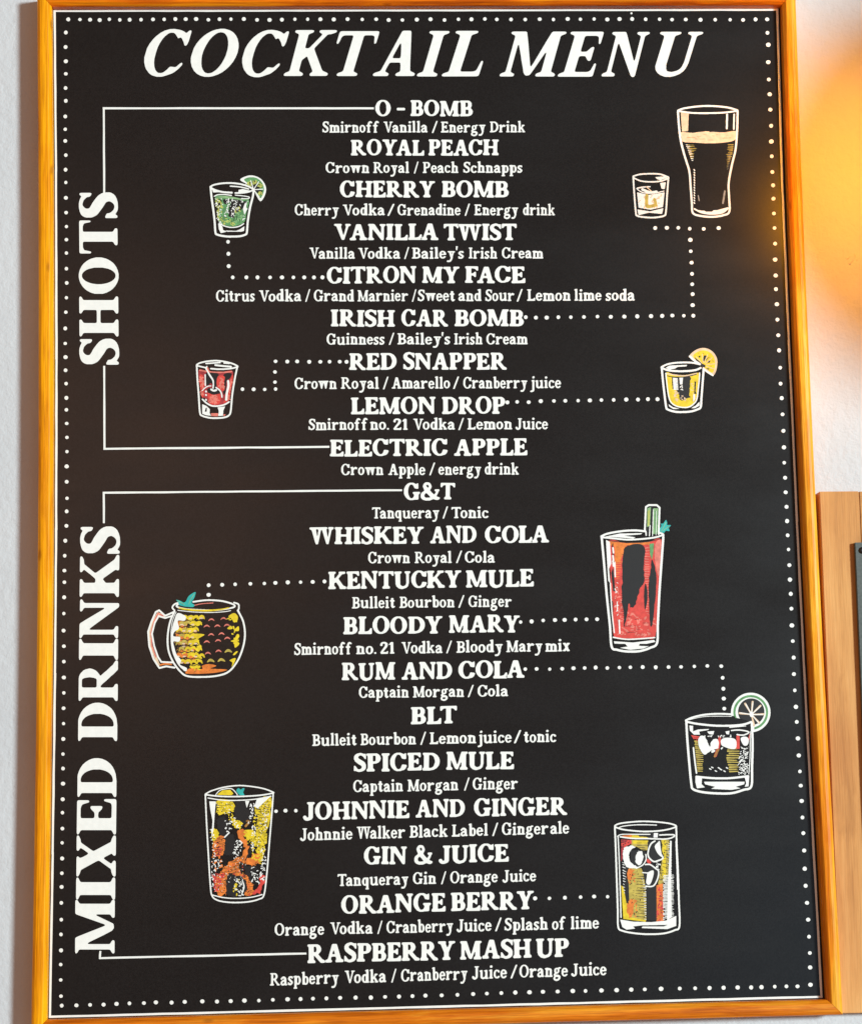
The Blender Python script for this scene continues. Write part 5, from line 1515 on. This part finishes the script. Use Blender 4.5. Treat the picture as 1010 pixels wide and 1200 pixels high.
blob(c, [(365, 125), (385, 105), (405, 118), (425, 105), (440, 110), (428, 145), (438, 168), (400, 170), (378, 150)])
D.build()

# ---- 10 tall glass with ice cubes ---------------------------------------------------------
D = Drawing('tall straight glass drawing with white ice cubes, lowest at right', 710, 955, 8.0, 800, 1200)
rn = D.rnd
o = D.layer('outline', 'white', 6)
o.stroke([(80, 110), (88, 300), (98, 600), (108, 900), (112, 1050), (150, 1085), (260, 1108), (400, 1118), (540, 1110), (640, 1080), (685, 1040), (680, 800), (670, 500), (660, 300), (655, 105)], 16)
o.stroke([(80, 105), (130, 80), (250, 65), (360, 60), (500, 68), (600, 82), (655, 105), (600, 130), (500, 148), (360, 155), (220, 145), (130, 130)], 14, closed=True)
o.stroke([(110, 125), (160, 105), (300, 92), (470, 95)], 9)
o.stroke([(105, 200), (150, 182), (300, 182), (410, 182)], 9); o.stroke([(500, 188), (625, 185), (630, 205), (560, 225), (400, 222), (250, 220), (130, 205)], 13)
o.stroke([(110, 200), (120, 400), (130, 700), (138, 960)], 11)
o.stroke([(650, 250), (660, 500), (665, 700)], 5)
o.poly([(598, 240), (612, 245), (606, 600), (612, 960), (570, 985), (575, 700)])
hatch(o, [(565, 250), (612, 250), (612, 600), (575, 600)], 19, 7, rn, 0, lo=.3, hi=1, side=1)
hatch(o, [(530, 560), (635, 560), (635, 950), (530, 985)], 13, 8, rn, .05, lo=.75, hi=1)
o.poly([(130, 980), (250, 1000), (420, 1005), (560, 990), (655, 945), (655, 1040), (570, 1070), (330, 1060), (340, 1045), (540, 1045), (575, 1030), (330, 1035), (250, 1045), (270, 1065), (190, 1075), (150, 1050)])
o.poly([(445, 170), (485, 168), (480, 212), (442, 212)])
blob(o, [(165, 320), (215, 292), (270, 298), (225, 335), (212, 380), (222, 430), (265, 470), (290, 492), (230, 502), (180, 475), (158, 400)], rough=5, rnd=rn)
blob(o, [(290, 350), (330, 345), (348, 400), (330, 450), (300, 470), (275, 430)], rough=6, rnd=rn); o.stroke([(370, 370), (372, 420), (340, 470), (280, 500)], 11)
o.stroke([(455, 245), (420, 270), (395, 330), (395, 390), (440, 435), (480, 430), (530, 405), (510, 360), (495, 250)], 14); blob(o, [(455, 290), (500, 250), (505, 310), (520, 390), (490, 370), (470, 340)])
o.stroke([(365, 465), (410, 465), (460, 500), (490, 530), (480, 600), (440, 665), (370, 668)], 13); blob(o, [(390, 540), (440, 520), (440, 570), (410, 650), (375, 640), (380, 580)]); o.stroke([(340, 540), (400, 545)], 10)
specks(o, [(440, 450), (510, 440), (510, 520), (480, 520)], 14, 9, rn); hatch(o, [(150, 440), (195, 470), (190, 760), (160, 720)], 24, 9, rn, .4, lo=.4, hi=.9, side=-1)
hatch(o, [(325, 560), (375, 680), (375, 990), (350, 980), (340, 700)], 22, 7, rn, 0, lo=.5, hi=1, side=1)
c = D.layer('liquid', 'olive', 1)
c.poly([(200, 500), (330, 500), (350, 560), (370, 700), (375, 990), (230, 985), (205, 800)]); c.poly([(235, 235), (395, 240), (385, 330), (340, 330), (290, 300), (235, 290)]); c.poly([(510, 235), (590, 235), (580, 560), (530, 650), (485, 650), (500, 560), (520, 440)])
c = D.layer('liquid', 'yellow', 1.4)
c.poly([(140, 200), (250, 190), (330, 195), (400, 215), (250, 218), (150, 212)]); c.poly([(140, 660), (170, 680), (200, 840), (220, 960), (370, 985), (370, 1002), (160, 975)]); c.poly([(520, 230), (560, 230), (560, 580), (520, 600), (530, 420)]); c.poly([(250, 240), (390, 240), (380, 270), (250, 270)])
c = D.layer('liquid', 'orange', 1.8)
c.poly([(150, 195), (240, 185), (240, 205), (150, 210)]); c.poly([(190, 505), (245, 505), (250, 560), (230, 620), (200, 600)]); blob(c, [(200, 830), (245, 790), (262, 850), (235, 950), (205, 930)], rough=9, rnd=rn); specks(c, [(200, 780), (300, 800), (280, 960), (200, 960)], 26, 12, rn); specks(c, [(190, 500), (280, 500), (260, 640), (200, 640)], 16, 12, rn); c.poly([(470, 660), (530, 640), (540, 990), (470, 1000)])
c = D.layer('liquid', 'red', 2.0)
c.poly([(140, 230), (235, 235), (240, 270), (190, 290), (160, 320), (140, 330)]); specks(c, [(475, 680), (530, 680), (530, 990), (475, 990)], 50, 13, rn); blob(c, [(385, 410), (420, 430), (410, 460), (380, 440)])
c = D.layer('liquid', 'crimson', 2.2)
c.poly([(140, 290), (165, 290), (155, 400), (140, 440)]); c.poly([(145, 232), (190, 235), (180, 262), (150, 262)])
c = D.layer('liquid', 'black', 3.0)
specks(c, [(215, 510), (370, 520), (370, 980), (230, 970)], 60, 7, rn); specks(c, [(515, 240), (600, 240), (590, 640), (490, 640)], 50, 7, rn); specks(c, [(470, 670), (560, 660), (550, 980), (475, 980)], 36, 6, rn)
hatch(c, [(560, 600), (640, 600), (640, 940), (560, 960)], 20, 5, rn, 0, lo=.3, hi=.9, side=1); specks(c, [(140, 240), (240, 240), (230, 300), (150, 400)], 26, 7, rn)
c = D.layer('ice_gap', 'black', 2.8)
c.poly([(375, 685), (470, 660), (472, 990), (375, 985)]); hatch(c, [(220, 540), (370, 560), (375, 960), (260, 960)], 27, 7, rn, .06, lo=.5, hi=.95, side=1); hatch(c, [(500, 230), (600, 240), (600, 640), (490, 640)], 30, 5, rn, .1, lo=.2, hi=.6)
hatch(c, [(280, 260), (390, 260), (390, 330), (300, 330)], 22, 5, rn, 0, lo=.5, hi=1); c.poly([(150, 440), (210, 500), (190, 560), (210, 640), (215, 800), (190, 830), (160, 660), (160, 560)]); c.poly([(390, 250), (450, 240), (510, 235), (525, 280), (520, 330), (545, 400), (500, 440), (420, 440), (385, 400)])
c.poly([(225, 330), (350, 330), (380, 370), (360, 450), (290, 500), (225, 450)]); c.poly([(335, 480), (400, 465), (470, 500), (500, 540), (470, 650), (370, 660), (350, 560)]); c.poly([(300, 188), (410, 190), (410, 206), (310, 204)]); c.poly([(410, 165), (500, 165), (500, 215), (410, 215)])
hatch(c, [(470, 680), (620, 680), (620, 980), (470, 980)], 42, 4, rn, .04, lo=.3, hi=.8)
D.build()
# ------------------------------------------------------------------ second board, cut off by the right edge
SY = -0.019                                   # front of its wood
xa, za = at(959.5, 576, SY); xb, zb = at(984.5, 1187.5, SY)
ang = math.atan2(xb-xa, za-zb)
sb = empty('side_board', (xb, 0, zb))
sb.rotation_euler = (0, -ang, 0) if False else (0, 0, 0)
tag(sb, 'pale wood board holding a dark grey panel, lower right beside the menu board', 'notice board')
WID, HEI = 0.46, math.hypot(xb-xa, za-zb)
SW = 0.0330                                   # width of the stile
def sbox(name, x0, x1, y0, y1, z0, z1, m, bev=0.0006, tilt=True):
    o = box_mesh(name, x0, x1, y0, y1, z0, z1, m, sb, bev)
    # the board hangs a touch out of plumb
    o.rotation_euler = (0, 0, 0)
    return o
sbox('stile', 0, SW, SY, WY-0.0006, 0, HEI, maple_v)
sbox('rail', SW+0.0002, WID-SW, SY+0.0002, WY-0.0006, HEI-0.062, HEI-0.0002, maple_h)
sbox('rail', SW+0.0002, WID-SW, SY+0.0002, WY-0.0006, 0.0002, 0.062, maple_h)
sbox('stile', WID-SW+0.0002, WID, SY, WY-0.0006, 0, HEI, maple_v)
sbox('infill', SW+0.0002, WID-SW-0.0002, -0.009, WY-0.0006, 0.0622, HEI-0.0622, maple_h)
pn0, pz1 = at(1001.5, 635.5, SY-0.0045)
px_ = pn0-xa
pn = sbox('grey_panel', px_, WID-px_, SY-0.0045, SY-0.0004, 0.040, HEI-(za-pz1), slate_m, 0.0004)
tag(pn, 'dark grey panel screwed to the pale wood')
# screws
import bmesh
for k_, (sx_, sz_) in enumerate(((px_+0.0056, HEI-(za-pz1)-0.0066), (WID-px_-0.0056, HEI-(za-pz1)-0.0066), (px_+0.0056, 0.0466), (WID-px_-0.0056, 0.0466))):
    bm = bmesh.new()
    prof_ = [(0.0, -0.0016), (0.0012, -0.00155), (0.0022, -0.0011), (0.0027, -0.0004), (0.0028, 0.0)]
    n = 20
    rings = [[bm.verts.new((r_*math.cos(2*math.pi*i/n), d_, r_*math.sin(2*math.pi*i/n))) for i in range(n)] if r_ else [bm.verts.new((0, d_, 0))] for r_, d_ in prof_]
    for i in range(n): bm.faces.new((rings[0][0], rings[1][i], rings[1][(i+1) % n]))
    for a_, b_ in zip(rings[1:-1], rings[2:]):
        for i in range(n): bm.faces.new((a_[i], b_[i], b_[(i+1) % n], a_[(i+1) % n]))
    bmesh.ops.recalc_face_normals(bm, faces=bm.faces)
    me = bpy.data.meshes.new('screw'); bm.to_mesh(me); bm.free(); me.materials.append(screw_m)
    o = link('screw', me, sb); o.location = (sx_, SY-0.0046, sz_)
sb.rotation_euler = (0, -ang, 0)

# ------------------------------------------------------------------ a small scar in the paint right of the menu board
cx_, cz_ = at(999, 304, WY)
bm = bmesh.new()
r = random.Random(3)
for a_, b_, l_ in ((-.004, .001, .006), (-.001, -.002, .005), (.002, .003, .006), (.0035, -.0005, .004), (-.003, -.004, .004)):
    th = r.uniform(0, 3.1)
    q = []
    for i in range(8):
        s_ = 2*math.pi*i/8
        u, vv = l_/2*math.cos(s_), .0007*math.sin(s_)*r.uniform(.6, 1.3)
        q.append((cx_+a_+u*math.cos(th)-vv*math.sin(th), cz_+b_+u*math.sin(th)+vv*math.cos(th)))
    base_ = [bm.verts.new((x, WY+0.0002, z)) for x, z in q]
    mid = bm.verts.new((cx_+a_, WY-0.0011, cz_+b_))
    for i in range(8): bm.faces.new((base_[i], base_[(i+1) % 8], mid))
bmesh.ops.recalc_face_normals(bm, faces=bm.faces)
me = bpy.data.meshes.new('paint_flake'); bm.to_mesh(me); bm.free(); me.materials.append(wall_m)
o = link('paint_flake', me, wall)

# ------------------------------------------------------------------ unseen fixture, added so its disc keeps window light off the amber glow
import bmesh
SX_, SZ_ = at(1076, 244, 0)
SD = 0.36
LX, LZ = SX_+SD*0.90, SZ_+SD*0.16
wl = empty('light_blocker', (LX, 0, LZ))
tag(wl, 'added black light blocker with a round disc and bulb holder, unseen beyond the right edge', 'light blocker')
blocker_m = mat('black_enamel', (0.012, 0.011, 0.010), 0.4, 0.5)
def lathe(name, P, m, parent, n=40):
    bm = bmesh.new()
    rg_ = [[bm.verts.new((r_*math.cos(2*math.pi*i/n), y_, r_*math.sin(2*math.pi*i/n))) for i in range(n)] for r_, y_ in P]
    for a_, b_ in zip(rg_[:-1], rg_[1:]):
        for i in range(n): bm.faces.new((a_[i], b_[i], b_[(i+1) % n], a_[(i+1) % n]))
    bm.faces.new(rg_[0]); bm.faces.new(rg_[-1][::-1])
    bmesh.ops.recalc_face_normals(bm, faces=bm.faces)
    me = bpy.data.meshes.new(name); bm.to_mesh(me); bm.free(); me.materials.append(m)
    return link(name, me, parent)
lathe('backplate', [(0.035, WY-0.0005), (0.035, WY-0.010), (0.030, WY-0.014), (0.004, WY-0.015)], blocker_m, wl)
lathe('stem', [(0.006, WY-0.014), (0.006, -SD)], blocker_m, wl, 16)
lathe('blocker_disc', [(0.004, -SD), (0.163, -SD+0.004), (0.173, -SD+0.012), (0.178, -SD+0.022), (0.175, -SD+0.022), (0.168, -SD+0.012), (0.004, -SD+0.005)], blocker_m, wl)  # opaque disc added out of view to shadow the glowing patch of wall
bar = box_mesh('arm', BULB[0]+0.05-LX, 0.0, -SD-0.012, -SD-0.002, -0.005, 0.005, blocker_m, wl)
sock = lathe('bulb_holder', [(0.012, 0.0), (0.014, -0.03), (0.010, -0.04)], blocker_m, wl, 20)
sock.location = (BULB[0]+0.05-LX, BULB[1]+0.06, BULB[2]-LZ)
